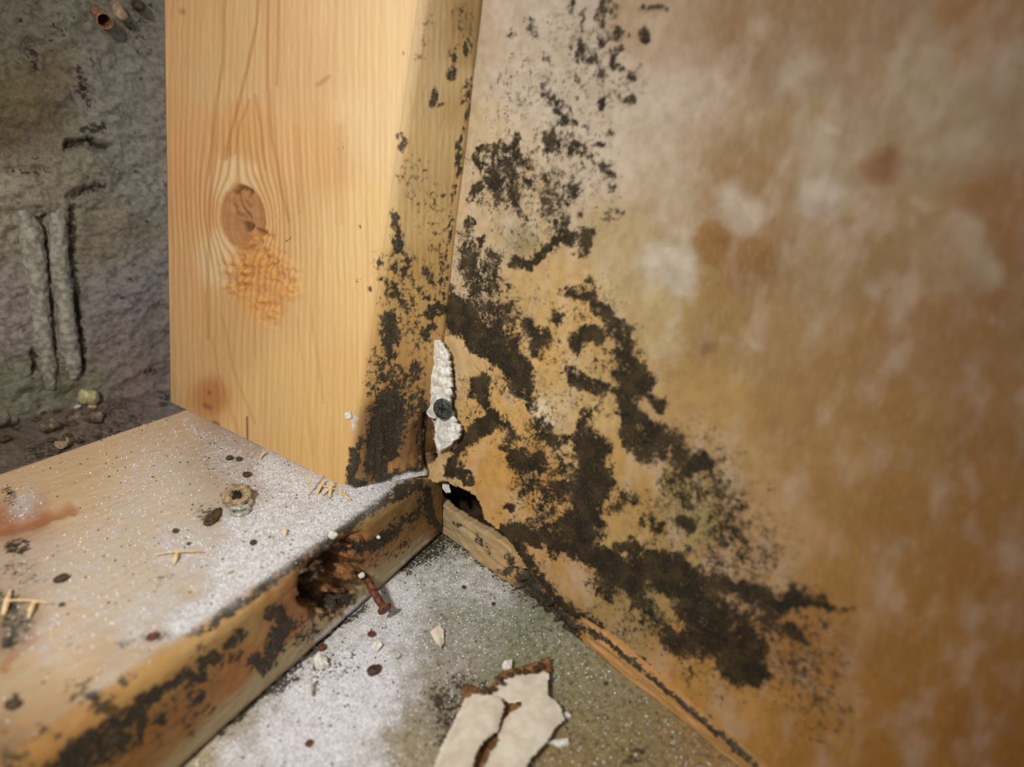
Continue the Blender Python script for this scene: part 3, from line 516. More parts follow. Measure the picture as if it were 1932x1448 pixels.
dep = rot * (1.2 + 2.6 * fbm(px / 13, py / 11, 8.) + 1.2 * np.clip(rn, 0, 1)) + cav * 7
dep -= rot * 2.6 * ss(.5, .58, fbm(px / 20, py / 13, 18.))
top = PP[..., 2] > H - .5
PP = PP - nP * dep[..., None]
pxp, pyp = px.copy(), py.copy()
PP = PP + nP * ((fbm(PP[..., 0] / 2.2, PP[..., 1] / 1.2, PP[..., 2] / 1.2) - .5) * .35 + dpl * .5 * fbm(PP[..., 0] / .9, PP[..., 1] / .9, PP[..., 2]) - gro * .8)[..., None]
colp = colp + (lin((92, 54, 30)) - colp) * np.clip(rot * (fbm(px / 10, py / 10, 2.) * 1.6 - .1), 0, 1)[..., None]
colp = colp + (lin((168, 118, 64)) - colp) * (np.clip(rot, 0, 1) * ss(.54, .62, fbm(px / 20, py / 13, 18.)))[..., None] * .75
colp = colp + (lin((30, 20, 12)) - colp) * (cav * .9)[..., None]
gv = np.stack([PP[..., 1] - PP[..., 2], PP[..., 0], 0 * PP[..., 0]], -1)
plate = gridmesh('bottom_plate', PP, M_PLATE, {'col': colp, 'mould': mpl, 'dust': dpl, 'ring': 0 * px, 'gv': gv, 'rot': rot})
tag(plate, 'dusty stained pine board lying on the floor with a rotten front edge', 'timber')

# ---- stud
zs = np.concatenate([np.arange(H + .05, 146, .42), np.arange(146, 190, 4.)])
bots = [RR, RL, FL, FR, FR + np.array([14., -2.5 + 4, 0])]; tops = [RRt, RLt, FLt, FRt, FRt + np.array([14., 1.5, 0])]
def ringat(a, b, n): return [(a, b, t) for t in np.linspace(0, 1, n, endpoint=False)]
prm = ringat(0, 1, 8) + ringat(1, 2, 216) + ringat(2, 3, 54) + ringat(3, 4, 10) + [(4, 4, 0)]
Bm = np.array([bots[a] * (1 - t) + bots[b] * t for a, b, t in prm]); Tm = np.array([tops[a] * (1 - t) + tops[b] * t for a, b, t in prm])
def smoothring(Q, r=6):                       # ease the long corners
    Q2 = Q.copy()
    for i in range(20, len(Q) - 6):
        a = max(0, i - r); b = min(len(Q), i + r + 1); Q2[i] = Q[a:b].mean(0)
    return Q2
i1 = 8
Bm2, Tm2 = Bm.copy(), Tm.copy()
for c0, r in ((224, 9),):
    for i in range(c0 - 20, c0 + 21):
        Bm2[i] = Bm[i - r:i + r + 1].mean(0); Tm2[i] = Tm[i - r:i + r + 1].mean(0)
PS = np.stack([Bm2 + (Tm2 - Bm2) * ((z - H) / (FRt[2] - H)) if False else Bm2 + (Tm2 - Bm2) * ((z - H) / (Tm2[:, 2:3] - H)) for z in zs])
nS = normals(PS)
if nS[100, 100] @ np.array([-1, 0, 0]) < 0: nS = -nS
px, py = proj(PS)
wx = px + 7 * (fbm(px / 24, py / 30, 3.) - .5) * 2; wy = py + 9 * (fbm(px / 24, py / 30, 9.) - .5) * 2
U = np.cumsum(np.r_[0, np.linalg.norm(np.diff(Bm, axis=0), axis=1)])
U_ = np.broadcast_to(U, px.shape); Zs = PS[..., 2]
side = (np.arange(len(prm)) >= 224)[None, :] & np.ones(px.shape, bool)
# grain streaming round the knot: work in picture-like units along the wide face
kx, ky, kw, kh = 457, 412, 46, 66
ex = (px - kx + (py - ky) * -.08) / kw; ey = (py - ky) / kh
r2 = ex ** 2 + ey ** 2
psi = np.where(r2 > 1, ex * (1 - .75 / np.maximum(r2, 1e-3)), ex * .25)
infl = np.exp(-np.maximum(np.sqrt(r2) - 1, 0) / 2.4)
G = psi * kw * infl + (px - kx) * (1 - infl)
G = G + 7 * (fbm(px / 60, py / 160, 3.) - .5)
# cathedral lines above the knot
vx = (px - (478 + (py - 0) * -.02)) ; cath = np.abs(vx) + (py - 330) * .16
gl = 0.5 + 0.5 * np.sin(G * .55 + 6 * fbm(px / 40, py / 220, 7.))
ring = gl ** 3 * np.exp(-((np.sqrt(r2) - 1.5) / 1.0) ** 2) * .9
ring += ss(0, 1, gl) * .07
lines = strokes(px, py, [([(424, -60), (420, 120), (406, 200), (398, 300), (394, 420), (390, 560), (392, 640)], 3.2, .8), ([(490, -60), (484, 40), (470, 110), (446, 210), (430, 270), (425, 300)], 3, 1.), ([(505, -60), (504, 60), (505, 160), (512, 260), (528, 350), (545, 420)], 3, .85), ([(526, -60), (524, 60), (521, 160)], 2.6, .8), ([(480, 180), (492, 240), (500, 320)], 2.6, .7), ([(470, 190), (450, 240), (443, 290)], 2.6, .6), ([(430, 280), (434, 292)], 4, .6), ([(350, 230), (352, 420)], 3, .3), ([(640, 240), (640, 420)], 7, .35), ([(560, 240), (566, 400)], 5, .3), ([(600, 470), (590, 620), (610, 760)], 3, .35), ([(420, 600), (440, 700), (480, 800)], 3, .45), ([(400, 640), (415, 720), (450, 820)], 3, .4), ([(560, 600), (575, 720), (590, 860)], 3, .3)])
ring = np.where(side, .2 * gl, np.clip(ring + lines, 0, 1))
knot = ss(1.0, .86, np.sqrt((ex * 1.0) ** 2 + (ey * .98) ** 2) + .08 * (fbm(px / 12, py / 12) - .5))
cs = [(340, 60, (206, 158, 104)), (340, 300, (206, 154, 98)), (340, 550, (208, 160, 104)), (350, 700, (206, 164, 108)), (440, 100, (200, 164, 112)), (460, 250, (202, 152, 92), 30), (560, 100, (206, 164, 112)), (650, 80, (216, 178, 126)), (740, 80, (222, 190, 138)), (720, 250, (220, 190, 140)), (600, 300, (210, 164, 108)), (560, 420, (208, 166, 108)), (650, 450, (222, 186, 128)), (640, 560, (226, 186, 124)), (700, 420, (222, 186, 126)), (560, 560, (212, 170, 112)), (600, 700, (222, 180, 116)), (500, 760, (214, 174, 110)), (640, 780, (224, 182, 112)), (600, 880, (214, 170, 100)), (420, 660, (200, 156, 98)), (440, 330, (214, 182, 132), 24), (420, 500, (216, 190, 144), 26), (400, 745, (178, 116, 66), 26), (480, 510, (202, 142, 72), 30), (510, 560, (208, 150, 80), 30), (640, 860, (220, 176, 104))]
cn = [(810, 60, (186, 160, 116)), (870, 60, (150, 124, 76)), (830, 180, (186, 162, 114)), (860, 200, (168, 142, 90), 22), (800, 320, (190, 164, 112)), (760, 280, (196, 166, 110)), (840, 350, (176, 148, 94)), (790, 420, (196, 168, 108)), (820, 500, (178, 146, 84)), (760, 560, (190, 156, 90)), (800, 640, (186, 148, 82)), (780, 720, (150, 112, 60)), (800, 830, (96, 66, 32), 30), (760, 860, (104, 74, 38)), (740, 890, (160, 112, 54), 16), (700, 850, (110, 86, 50)), (730, 690, (186, 146, 80)), (880, 40, (130, 106, 60), 20)]
cw = colours(px + 10 * fbm(px / 20, py / 80), wy, cs)
cn_ = colours(wx, wy, cn, 45)
i_ = np.arange(len(prm))[None, :] * np.ones(px.shape)
ks = ss(217, 227, i_)[..., None]
cols = cw * (1 - ks) + cn_ * ks
lum = cols.mean(-1, keepdims=True); cols = cols + (lum * np.array([1.1, 1., .84]) - cols) * .1
kc = lin((150, 104, 68)) + (lin((178, 128, 86)) - lin((150, 104, 68))) * fbm(px / 14, py / 9, 4.)[..., None]
pit = strokes(wx, wy, [([(441, 362), (452, 358), (470, 362), (466, 368)], 4, 1.), ([(446, 366), (452, 380), (458, 392)], 2.2, .6), ([(460, 420), (464, 428), (468, 424)], 5.5, 1.), ([(482, 436), (494, 440), (502, 444)], 4.5, 1.), ([(460, 395), (468, 408)], 2.4, .7), ([(438, 390), (444, 402), (462, 408)], 2, .5), ([(463, 380), (470, 392)], 2, .5)])
cols = cols + (kc - cols) * knot[..., None]
cols = cols + (lin((52, 30, 20)) - cols) * pit[..., None] * .9
k2 = strokes(px, py, [([(400, 735), (402, 760)], 17, .75)]); cols = cols + (lin((166, 104, 54)) - cols) * k2[..., None] * .8
sp2 = strokes(px, py, [([(395, 742)], 4, .9), ([(386, 764), (396, 770)], 4, .8), ([(344, 22)], 6, .5), ([(600, 160), (620, 145)], 4, .4), ([(466, 788), (467, 838)], 2.2, .9), ([(404, 798), (412, 803)], 4, .9), ([(462, 834), (470, 840)], 4, .8)]); cols = cols + (lin((120, 70, 36)) - cols) * sp2[..., None]
chip = strokes(wx, wy, [([(440, 505), (460, 520), (440, 540)], 22, 1.), ([(470, 480), (520, 500), (540, 540)], 24, 1.), ([(490, 560), (510, 590)], 22, .8), ([(470, 460), (500, 455)], 16, 1.)])
chn = fbm(px / 16 + py / 30, py / 9, 12.)
cols = cols + (lin((216, 150, 70)) - cols) * (chip * ss(.4, .65, chn) * .6)[..., None]
cols = cols + (lin((176, 116, 56)) - cols) * (chip * ss(.5, .35, chn) * .5)[..., None]
ms = [([(744, 405), (748, 430)], 9, .8), ([(750, 440), (748, 475)], 11, .9), ([(736, 486)], 7, .6), ([(718, 498)], 8, .72), ([(720, 524), (722, 530)], 7, .6), ([(766, 515), (768, 495)], 9, .75), ([(745, 500), (760, 520)], 12, .55), ([(738, 540), (742, 560)], 12, .8), ([(755, 560), (765, 572)], 9, .6), ([(806, 512), (812, 525)], 10, .75), ([(835, 480), (830, 530)], 6, .55), ([(776, 500)], 9, .5), ([(820, 470)], 10, .45), ([(810, 590), (822, 576), (834, 582)], 10, 1.), ([(800, 555), (815, 560)], 8, .55), ([(818, 612), (806, 622), (804, 632)], 9, .9), ([(790, 600), (780, 625)], 8, .5),
 ([(732, 600), (736, 625), (742, 640)], 15, .96), ([(730, 640), (738, 668)], 11, .85), ([(725, 610), (720, 630)], 9, .7), ([(720, 690), (740, 690)], 10, .6), ([(748, 690), (760, 700)], 8, .7), ([(785, 690), (790, 710)], 10, .8), ([(770, 715), (785, 705)], 11, .8), ([(765, 560), (790, 640)], 42, .36), ([(740, 500), (800, 540)], 36, .34), ([(725, 700), (780, 740)], 28, .55), ([(740, 730), (750, 745)], 14, .75), ([(700, 720), (712, 740)], 11, .5), ([(706, 660), (712, 680)], 7, .4),
 ([(735, 760), (740, 800), (730, 840)], 30, 1.08), ([(715, 790), (705, 840), (700, 880)], 18, 1.05), ([(735, 830), (728, 880)], 30, 1.08), ([(700, 880), (715, 905), (760, 905)], 14, 1.), ([(668, 850), (662, 890), (666, 920)], 9, 1.), ([(680, 830), (676, 850)], 6, .8), ([(680, 915), (700, 925)], 10, .9), ([(790, 760), (800, 775)], 14, .75), ([(780, 790), (800, 850), (790, 880)], 12, .55), ([(760, 900), (800, 885)], 10, .8), ([(740, 750), (790, 790)], 20, .62),
 ([(738, 885), (752, 878)], 9, -.9), ([(684, 868), (690, 845)], 5, -.7), ([(765, 830), (770, 870)], 12, -.5),
 ([(856, 95), (854, 112)], 6, .75), ([(852, 130), (850, 148)], 6, .7), ([(876, 88), (878, 96)], 6, .95), ([(870, 30), (884, 80)], 18, .42), ([(880, 160), (876, 190)], 7, .5), ([(822, 172), (820, 190)], 8, .85), ([(815, 195), (838, 196)], 5, .6), ([(757, 258), (762, 270), (758, 278)], 6, .7), ([(766, 300)], 5, .4), ([(756, 342)], 6, .4), ([(770, 100), (790, 110)], 9, .3), ([(815, 390), (822, 380)], 8, .5), ([(836, 372)], 6, .5), ([(864, 275), (866, 292), (862, 310)], 6, .85), ([(866, 318), (860, 330)], 4, .8), ([(858, 345), (848, 440), (842, 500), (836, 560)], 4, .6), ([(888, 150), (876, 240), (868, 270)], 3.5, .6), ([(810, 20), (800, 80)], 10, .25), ([(780, 330), (830, 430)], 40, .2),
 ([(683, 430)], 4, .5), ([(675, 528)], 4, .5), ([(700, 545)], 5, .4), ([(540, 455), (548, 450)], 3, .3), ([(650, 275), (645, 280)], 6, .3)]
mst = strokes(wx, wy, ms)
mst = np.clip(mst, 0, 1.02); mst = mst + (mst > .04) * np.minimum(1, mst * 2) * ((fbm(px / 8, py / 14, 31.) - .5) * .9) * (1 - .7 * ss(.85, 1, mst))
dst = strokes(wx, wy, [([(640, 925), (690, 930), (760, 905), (800, 893)], 6, .75), ([(590, 900), (640, 925)], 5, .7), ([(660, 780), (668, 810)], 4, .6), ([(665, 786), (670, 790)], 5, .6)])
wane = strokes(wx, wy, [([(722, 790), (705, 850), (700, 890)], 26, .8), ([(740, 800), (745, 870)], 26, 1.)]) * ks[..., 0]
void2 = strokes(wx, wy, [([(812, 790), (812, 840), (808, 870)], 12, 1.), ([(795, 820), (795, 860)], 14, .5)]) * ks[..., 0]
cols = cols + (lin((30, 20, 12)) - cols) * (void2 * .8)[..., None]  # darkness of the gap beside the drywall painted onto the stud
h = (gl - .5) * .04 + (fbm(px / 3.5, py / 30, 3.) - .5) * .22 - wane * 1.5 - void2 * 3.0 - pit * .9 - knot * .35 + chip * (chn - .5) * 2.6 + lines * -.1
h += infl * (r2 > 1) * (gl - .5) * .25
PS = PS + nS * h[..., None]
# ragged saw-cut lower edge
rag = (fbm(px[0] / 6, 0 * px[0], 2.) - .5) * .5 + .22
PS[0, :, 2] += np.abs(rag)
gvs = np.stack([np.where(side, U_ * 1.0, G / 6.5), Zs, 0 * Zs], -1)
stud = gridmesh('wall_stud', PS, M_STUD, {'col': cols, 'mould': mst, 'dust': dst, 'ring': ring, 'gv': gvs, 'rot': 0 * px})
tag(stud, 'upright knotty pine stud standing on the dusty bottom plate', 'timber')

# ---- back wall of grey concrete and the ledge of debris behind the plate
yb = 112.
Lw = unp(5, 800, 9); Rw = unp(320, 732, 9)
bd = (Rw - Lw); bd[2] = 0; bd /= np.linalg.norm(bd); bn = np.array([bd[1], -bd[0], 0.])
print('back', Lw, Rw)
sb = np.concatenate([np.arange(-480, -8, 12.), np.arange(-8, 70, .36), np.arange(70, 120, 6.)])
zb = np.concatenate([np.arange(-4, 175, .4), np.arange(175, 230, 6.)])
Sb, Zb = np.meshgrid(sb, zb)
PB = Lw * np.array([1, 1, 0]) + bd * Sb[..., None] + np.array([0, 0, 1.]) * Zb[..., None]
px, py = proj(PB)
relief = (fbm(Sb / 14, Zb / 14, 1.) - .5) * 7 + (fbm(Sb / 4, Zb / 3, 5.) - .5) * 2.6
wx = px + 7 * (fbm(px / 18, py / 18, 3.) - .5) * 2; wy = py + 7 * (fbm(px / 18, py / 18, 9.) - .5) * 2
relief += 4.6 * strokes(wx, wy, [([(150, 310), (170, 330), (110, 320)], 44, 1.), ([(60, 360), (50, 340)], 40, .8)])
relief -= 2.6 * strokes(wx, wy, [([(60, 90), (100, 120), (150, 180), (175, 200)], 14, .9), ([(30, 200), (110, 230), (190, 240)], 20, .5), ([(130, 275), (165, 268), (205, 278)], 10, 1.8), ([(130, 372), (190, 355)], 10, .9), ([(20, 325), (60, 322), (90, 325)], 8, .8), ([(60, 230), (90, 245)], 30, .5)])
relief -= 1.6 * strokes(wx, wy, [([(134, 390), (138, 470), (146, 560), (155, 640), (158, 700)], 8, 1.), ([(84, 410), (94, 560), (106, 690)], 7, 1.), ([(60, 660), (64, 705)], 5, 1.)])
relief += 1.5 * strokes(wx, wy, [([(130, 40), (170, 140), (200, 210)], 26, 1.)])
relief *= ss(0, 3, Zb) * .8 + .2
PB = PB + bn * (relief * (1 if bn @ (CAM - Lw) > 0 else -1))[..., None]
cb = [(60, 60, (112, 104, 88)), (100, 140, (112, 94, 68), 40), (30, 180, (104, 94, 60), 40), (60, 240, (104, 88, 66)), (150, 60, (128, 122, 106)), (190, 160, (136, 130, 116)), (250, 200, (130, 124, 112)), (250, 330, (132, 126, 116)), (150, 310, (128, 120, 100)), (60, 370, (142, 134, 114)), (200, 450, (124, 114, 96)), (250, 550, (128, 120, 116)), (220, 600, (132, 122, 118)), (250, 680, (130, 110, 104)), (30, 600, (134, 124, 116)), (40, 750, (120, 116, 98)), (150, 720, (122, 116, 96)), (290, 640, (122, 112, 102))]
colb = colours(wx, wy, cb) * 1.5
groove_shade = strokes(wx, wy, [([(130, 275), (165, 265), (205, 280)], 7, .8), ([(155, 245), (195, 238)], 8, .7), ([(60, 95), (70, 130)], 14, .5), ([(140, 130), (172, 200)], 8, .6), ([(135, 370), (190, 352)], 7, .6), ([(20, 325), (85, 322)], 5, .5), ([(110, 40), (105, 60)], 18, .4), ([(45, 420), (88, 405)], 5, .7), ([(62, 700), (64, 670)], 6, .8), ([(134, 390), (138, 470), (146, 560), (155, 640), (158, 700)], 7, .8), ([(86, 430), (96, 560), (108, 680)], 6, .5), ([(280, 700), (295, 703)], 6, .6), ([(250, 20), (262, 90)], 20, .35)])  # shade in grooves and right of the cases painted dark
wall_back = gridmesh('wall_back', PB, M_CONC, {'col': colb, 'mould': groove_shade})
tag(wall_back, 'grey lumpy concrete wall behind the stud', None, kind='structure')

# ledge
gx = np.concatenate([np.arange(-480, -70, 10.), np.arange(-70, 40, .5), [45., 60.]]); gy = np.concatenate([np.arange(91.6, 140, .5), np.arange(140, 320, 8.)])
X_, Y_ = np.meshgrid(gx, gy)
bk = (X_ - Lw[0]) * bn[0] + (Y_ - Lw[1]) * bn[1]
ZL = 9 + (fbm(X_ / 7, Y_ / 7) - .5) * 5 + (fbm(X_ / 2, Y_ / 2, 4.) - .5) * 2.0
PLG = np.stack([X_, Y_, ZL], -1); px, py = proj(PLG)
cl = [(60, 830, (112, 98, 82)), (150, 800, (128, 108, 96)), (250, 760, (122, 100, 92)), (30, 870, (108, 92, 80)), (200, 830, (116, 98, 86)), (300, 740, (128, 118, 112))]
colL = colours(px, py, cl) * 1.2
mL = strokes(px, py, [([(20, 800), (30, 812)], 10, .6), ([(60, 850), (120, 850)], 20, .5), ([(200, 780), (240, 760)], 20, .45), ([(140, 830), (260, 790)], 20, .4), ([(305, 745), (315, 750)], 8, .7)])
ledge = gridmesh('floor_ledge', PLG, M_CONC, {'col': colL, 'mould': mL})
tag(ledge, 'rough footing strewn with debris behind the plate', None, kind='structure')

def tube(pts, rad, seg=16, rough=0., sub=3, flat=1.0, seed=0, closed=True):
    """tapered noisy tube through points (sketch units)"""
    pts = [np.asarray(p, float) for p in pts]; rad = list(rad) if hasattr(rad, '__len__') else [rad] * len(pts)
    P2 = []; R2 = []
    for i in range(len(pts) - 1):
        p0 = pts[max(i - 1, 0)]; p1 = pts[i]; p2 = pts[i + 1]; p3 = pts[min(i + 2, len(pts) - 1)]
        for k in range(sub):
            t = k / sub
            P2.append(.5 * ((2 * p1) + (-p0 + p2) * t + (2 * p0 - 5 * p1 + 4 * p2 - p3) * t * t + (-p0 + 3 * p1 - 3 * p2 + p3) * t ** 3)); R2.append(rad[i] * (1 - t) + rad[i + 1] * t)
    P2.append(pts[-1]); R2.append(rad[-1])
    V = []; Fc = []; n = len(P2)
    for i, p in enumerate(P2):
        d = P2[min(i + 1, n - 1)] - P2[max(i - 1, 0)]; d /= np.linalg.norm(d) + 1e-9
        a = np.cross(d, [0.3, .5, .8]); a /= np.linalg.norm(a); b = np.cross(d, a)
        for s in range(seg):
            th = 2 * math.pi * s / seg
            o = (a * math.cos(th) + b * math.sin(th) * flat)
            q = p + o * R2[i]
            if rough: q = q + o * R2[i] * rough * (float(fbm(q[0] * 1.1 + seed, q[1] * 1.1, q[2] * 1.1)) - .5) * 2
            V.append(q)
    for i in range(n - 1):
        for s in range(seg):
            Fc.append((i * seg + s, i * seg + (s + 1) % seg, (i + 1) * seg + (s + 1) % seg, (i + 1) * seg + s))
    if closed:
        V.append(P2[0]); V.append(P2[-1]); c0, c1 = len(V) - 2, len(V) - 1
        Fc += [(c0, (s + 1) % seg, s, s) [:3] for s in range(seg)] + [((n - 1) * seg + s, (n - 1) * seg + (s + 1) % seg, c1) for s in range(seg)]
    return V, Fc
def onwall(x, y, off=0.):
    s = 1 if bn @ (CAM - Lw) > 0 else -1
    return hit(x, y, Lw, bn) + bn * s * off
bns = bn if bn @ (CAM - Lw) > 0 else -bn
for pts, rads in (([(40, 392), (56, 430), (66, 500), (72, 560), (82, 640), (90, 690), (96, 735)], [1.5, 3.2, 3.4, 3.0, 2.7, 2.7, 1.2]),
                  ([(98, 385), (108, 420), (112, 500), (122, 570), (130, 640), (138, 690), (140, 715)], [1.4, 2.5, 2.8, 2.5, 2.8, 2.6, 1.0])):
    V, Fc = tube([onwall(x, y, -.2) for x, y in pts], rads, 26, .34, 16, 1.0, 3)
    o = mkmesh('mortar_ridge', V, Fc, M_MORTAR, wall_back)

# ---- split base strip under the drywall, and an added dark panel that keeps its gap black
tp = [(806, 926), (826, 942), (850, 962), (880, 983), (905, 998), (930, 1010), (950, 1024), (975, 1054), (1000, 1082), (1040, 1122), (1070, 1150), (1110, 1176), (1160, 1212), (1200, 1246), (1300, 1332), (1400, 1414), (1480, 1490), (1700, 1690)]
T3 = np.array([hit(x, y, A0, nn) for x, y in tp]); ts = (T3 - A0) @ dd; tz = T3[:, 2]
su = np.arange(-6.2, 150, .36)
topz = np.interp(su, ts, tz) + (fbm(su / 1.6, 0 * su, 2.) - .5) * .8
vv = np.concatenate([np.linspace(0, 1, 26), [1.02, 1.04, 1.05]])
Sv, Vv = np.meshgrid(su, vv)
hz = np.minimum(Vv, 1) * topz[None, :]
inn = np.where(Vv > 1, (Vv - 1) * 60, 0)
PT = A0 + dd * Sv[..., None] + LEAN * 0 + np.array([0, 0, 1.]) * hz[..., None] - nn * inn[..., None]
px, py = proj(PT)
brk = strokes(px, py, [([(975, 1075), (1000, 1110), (1040, 1150), (1080, 1180)], 20, 1.)])
dsp = .55 + (fbm(Sv / 6, hz / 1.2, 5.) - .5) * 1.2 - brk * ss(.44, .56, fbm(px / 20, py / 14, 3.)) * 1.7
PT = PT + nn * dsp[..., None]
wx = px + 5 * (fbm(px / 14, py / 14, 3.) - .5) * 2; wy = py + 5 * (fbm(px / 14, py / 14, 9.) - .5) * 2
ctp = [(830, 960, (166, 148, 112)), (880, 1000, (180, 162, 124)), (930, 1040, (182, 158, 116)), (960, 1060, (186, 150, 98)), (1010, 1120, (120, 88, 48)), (1060, 1170, (110, 80, 42)), (1120, 1200, (190, 144, 86)), (1180, 1260, (196, 148, 92)), (1280, 1340, (190, 142, 84)), (1380, 1430, (172, 132, 74))]
colt = colours(wx, wy, ctp, 40)
mould_gap_t = strokes(wx, wy, [([(862, 985), (870, 990)], 4, .8), ([(900, 1010), (925, 1040)], 5, .6), ([(945, 1075), (975, 1080)], 9, .6), ([(960, 1050), (965, 1062)], 7, .8), ([(985, 1085), (1000, 1115), (1030, 1150)], 12, 1.0), ([(1030, 1130), (1060, 1165), (1090, 1190)], 13, .9), ([(1060, 1195), (1110, 1230), (1160, 1270)], 9, .95), ([(1000, 1140), (1050, 1180)], 8, .9), ([(1095, 1180), (1150, 1210), (1200, 1250)], 5, .8), ([(1200, 1245), (1260, 1300), (1340, 1370), (1430, 1440)], 5, .9), ([(1160, 1270), (1230, 1325), (1300, 1380)], 4, .65), ([(822, 935), (830, 985)], 5, .4)])  # mould, plus the dark gap line painted along the strip's top edge
mould_gap_t = mould_gap_t + (mould_gap_t > .04) * (fbm(px / 7, py / 7, 41.) - .5) * .9
gvt = np.stack([hz * 2, Sv, 0 * Sv], -1)
trim = gridmesh('trim_1', PT, M_PLATE, {'col': colt, 'mould': mould_gap_t, 'dust': 0 * px + .05, 'ring': 0 * px, 'gv': gvt, 'rot': brk})
md = trim.modifiers.new('thick', 'SOLIDIFY'); md.thickness = .7 * SC; md.offset = -1
tag(trim, 'split wooden strip along the foot of the mouldy drywall', None, kind='structure')
Q0 = A0 - nn * 11 - dd * 30; Q1 = A0 - nn * 11 + dd * 200
V = []
for q0 in (Q0, Q1):
    for off in (0, -4):
        for z in (-1, 200):
            V.append(q0 + nn * off + LEAN * z * np.array([1, 1, 1]))
mkmesh('gap_light_blocker', V, [(0, 1, 5, 4), (2, 6, 7, 3), (0, 2, 3, 1), (4, 5, 7, 6), (1, 3, 7, 5), (0, 4, 6, 2)], simple('dark_gap_panel', (46, 34, 22), (74, 56, 36), 300), smooth=False)  # panel added to block ambient light through the gap
tag(bpy.data.objects['gap_light_blocker'], None, None, kind='structure')

# ------------------------------------------------------------------ small things
def ppu(P): return F / ((np.asarray(P) - CAM) @ R[2])
def lump(name, pos, rad, mat, flat=.6, rough=.35, seed=0, label=None, cat=None, group=None, elong=1., ang=0., parent=None, sub=3):
    bm = bmesh.new(); bmesh.ops.create_icosphere(bm, subdivisions=sub, radius=1)
    ca, sa = math.cos(ang), math.sin(ang)
    for v in bm.verts:
        c = v.co; k = 1 + rough * (float(fbm(c.x * 1.3 + seed * 3.1, c.y * 1.3, c.z * 1.3 + seed)) - .5) * 2
        x, y, z = c.x * k * rad * elong, c.y * k * rad, c.z * k * rad * flat
        v.co = (pos[0] + x * ca - y * sa, pos[1] + x * sa + y * ca, pos[2] + z)
    ctr = Vector(pos) * SC
    for v in bm.verts: v.co = v.co * SC - ctr
    for f in bm.faces: f.smooth = True
    me = bpy.data.meshes.new(name); bm.to_mesh(me); bm.free(); me.materials.append(mat)
    o = bpy.data.objects.new(name, me); COL.objects.link(o); o.location = ctr
    if parent: o.parent = parent; o.location = ctr - parent.location
    return tag(o, label, cat, group)
def on_plate(x, y, h=0.): return unp(x, y, H + .25 + h)
def on_floor(x, y, h=0.): return unp(x, y, h)
def on_ledge(x, y, h=0.):
    p = unp(x, y, 9.)
    i = np.argmin((PLG[..., 0] - p[0]) ** 2 + (PLG[..., 1] - p[1]) ** 2)
    z = PLG.reshape(-1, 3)[i][2]
    for _ in range(3):
        p = unp(x, y, z + h)
        i = np.argmin((PLG[..., 0] - p[0]) ** 2 + (PLG[..., 1] - p[1]) ** 2); z = PLG.reshape(-1, 3)[i][2]
    return unp(x, y, z + h)
def near(PX, PY, P, x, y): return P.reshape(-1, 3)[np.argmin((PX - x) ** 2 + (PY - y) ** 2)]

# pellets on the plate, the floor and the ledge
pel = [
 ('p', 115, 1091, 10, 'large brown oval pellet on the board, left of centre'),
 ('p', 331, 1002, 5.5, 'small dark pellet on the board above the lying T-shaped sliver'),
 ('p', 356, 1026, 3.5, 'tiny black speck-like pellet just above the T-shaped sliver'),
 ('p', 477, 1024, 6.5, 'black pellet in white dust below the clay ring'),
 ('p', 466, 895, 7.5, 'dark pellet in the dust just above the clay ring'),
 ('p', 433, 864, 6.5, 'grey pellet by the stud foot, left of a pair'),
 ('p', 451, 866, 6.0, 'brown pellet by the stud foot, right of a pair'),
 ('p', 287, 1201, 9, 'reddish brown pellet at the front edge of the dusty board'),
 ('p', 116, 1141, 4.5, 'tiny brown pellet right of the crossed slivers on the board'),
 ('p', 24, 1330, 10, 'black elongated pellet at the lower left corner of the board'),
 ('p', 190, 1337, 9, 'black oval pellet near the front edge low on the board'),
 ('f', 701, 1197, 7, 'black pellet on the floor below the rusty nail'),
 ('f', 705, 1265, 11, 'round olive brown pellet on the dusty floor'),
 ('f', 583, 1403, 7, 'dark reddish pellet on the white dust patch of the floor'),
 ('f', 607, 1222, 8, 'rust brown crumb against the foot of the board'),
 ('f', 931, 1140, 4, 'tiny dark pellet on the floor near the drywall'),
 ('f', 875, 1108, 4, 'tiny dark pellet on the floor near the inner corner'),
 ('f', 1143, 1290, 4, 'tiny dark pellet on the floor right of the torn paper'),
 ('l', 31, 788, 8, 'black pellet on the ledge beside the round brown casing'),
 ('l', 70, 792, 7, 'black pellet on the ledge left of the curled shells'),
 ('l', 82, 779, 4.5, 'tiny black pellet at the foot of the concrete wall'),
 ('l', 107, 776, 5.5, 'dark sliver-like pellet above the curled shells'),
 ('l', 127, 823, 8, 'dark pellet on the ledge below the curled shells'),
 ('l', 97, 831, 7, 'greenish dark pellet on the ledge behind the board'),
 ('l', 186, 824, 5.5, 'black pellet close behind the rear edge of the board'),
 ('l', 150, 832, 6, 'black pellet left of another by the board rear edge'),
 ('l', 308, 763, 6.5, 'black pellet beside the foot of the stud'),
 ('l', 9, 829, 9, 'dark pellet on the ledge at the left end'),
]
for i, (wh, x, y, rp, lab) in enumerate(pel):
    fn = {'p': on_plate, 'f': on_floor, 'l': on_ledge}[wh]
    P0 = fn(x, y, .3); r = rp / ppu(P0)
    P0 = fn(x, y, r * .45)
    lump('debris_pellet', P0, r, M_RUST if 'red' in lab or 'rust' in lab else M_PELLET, .62, .3, i, lab, 'debris', 'dark pellets of debris', 1.25 if rp > 8 else 1.05, i * 1.3)

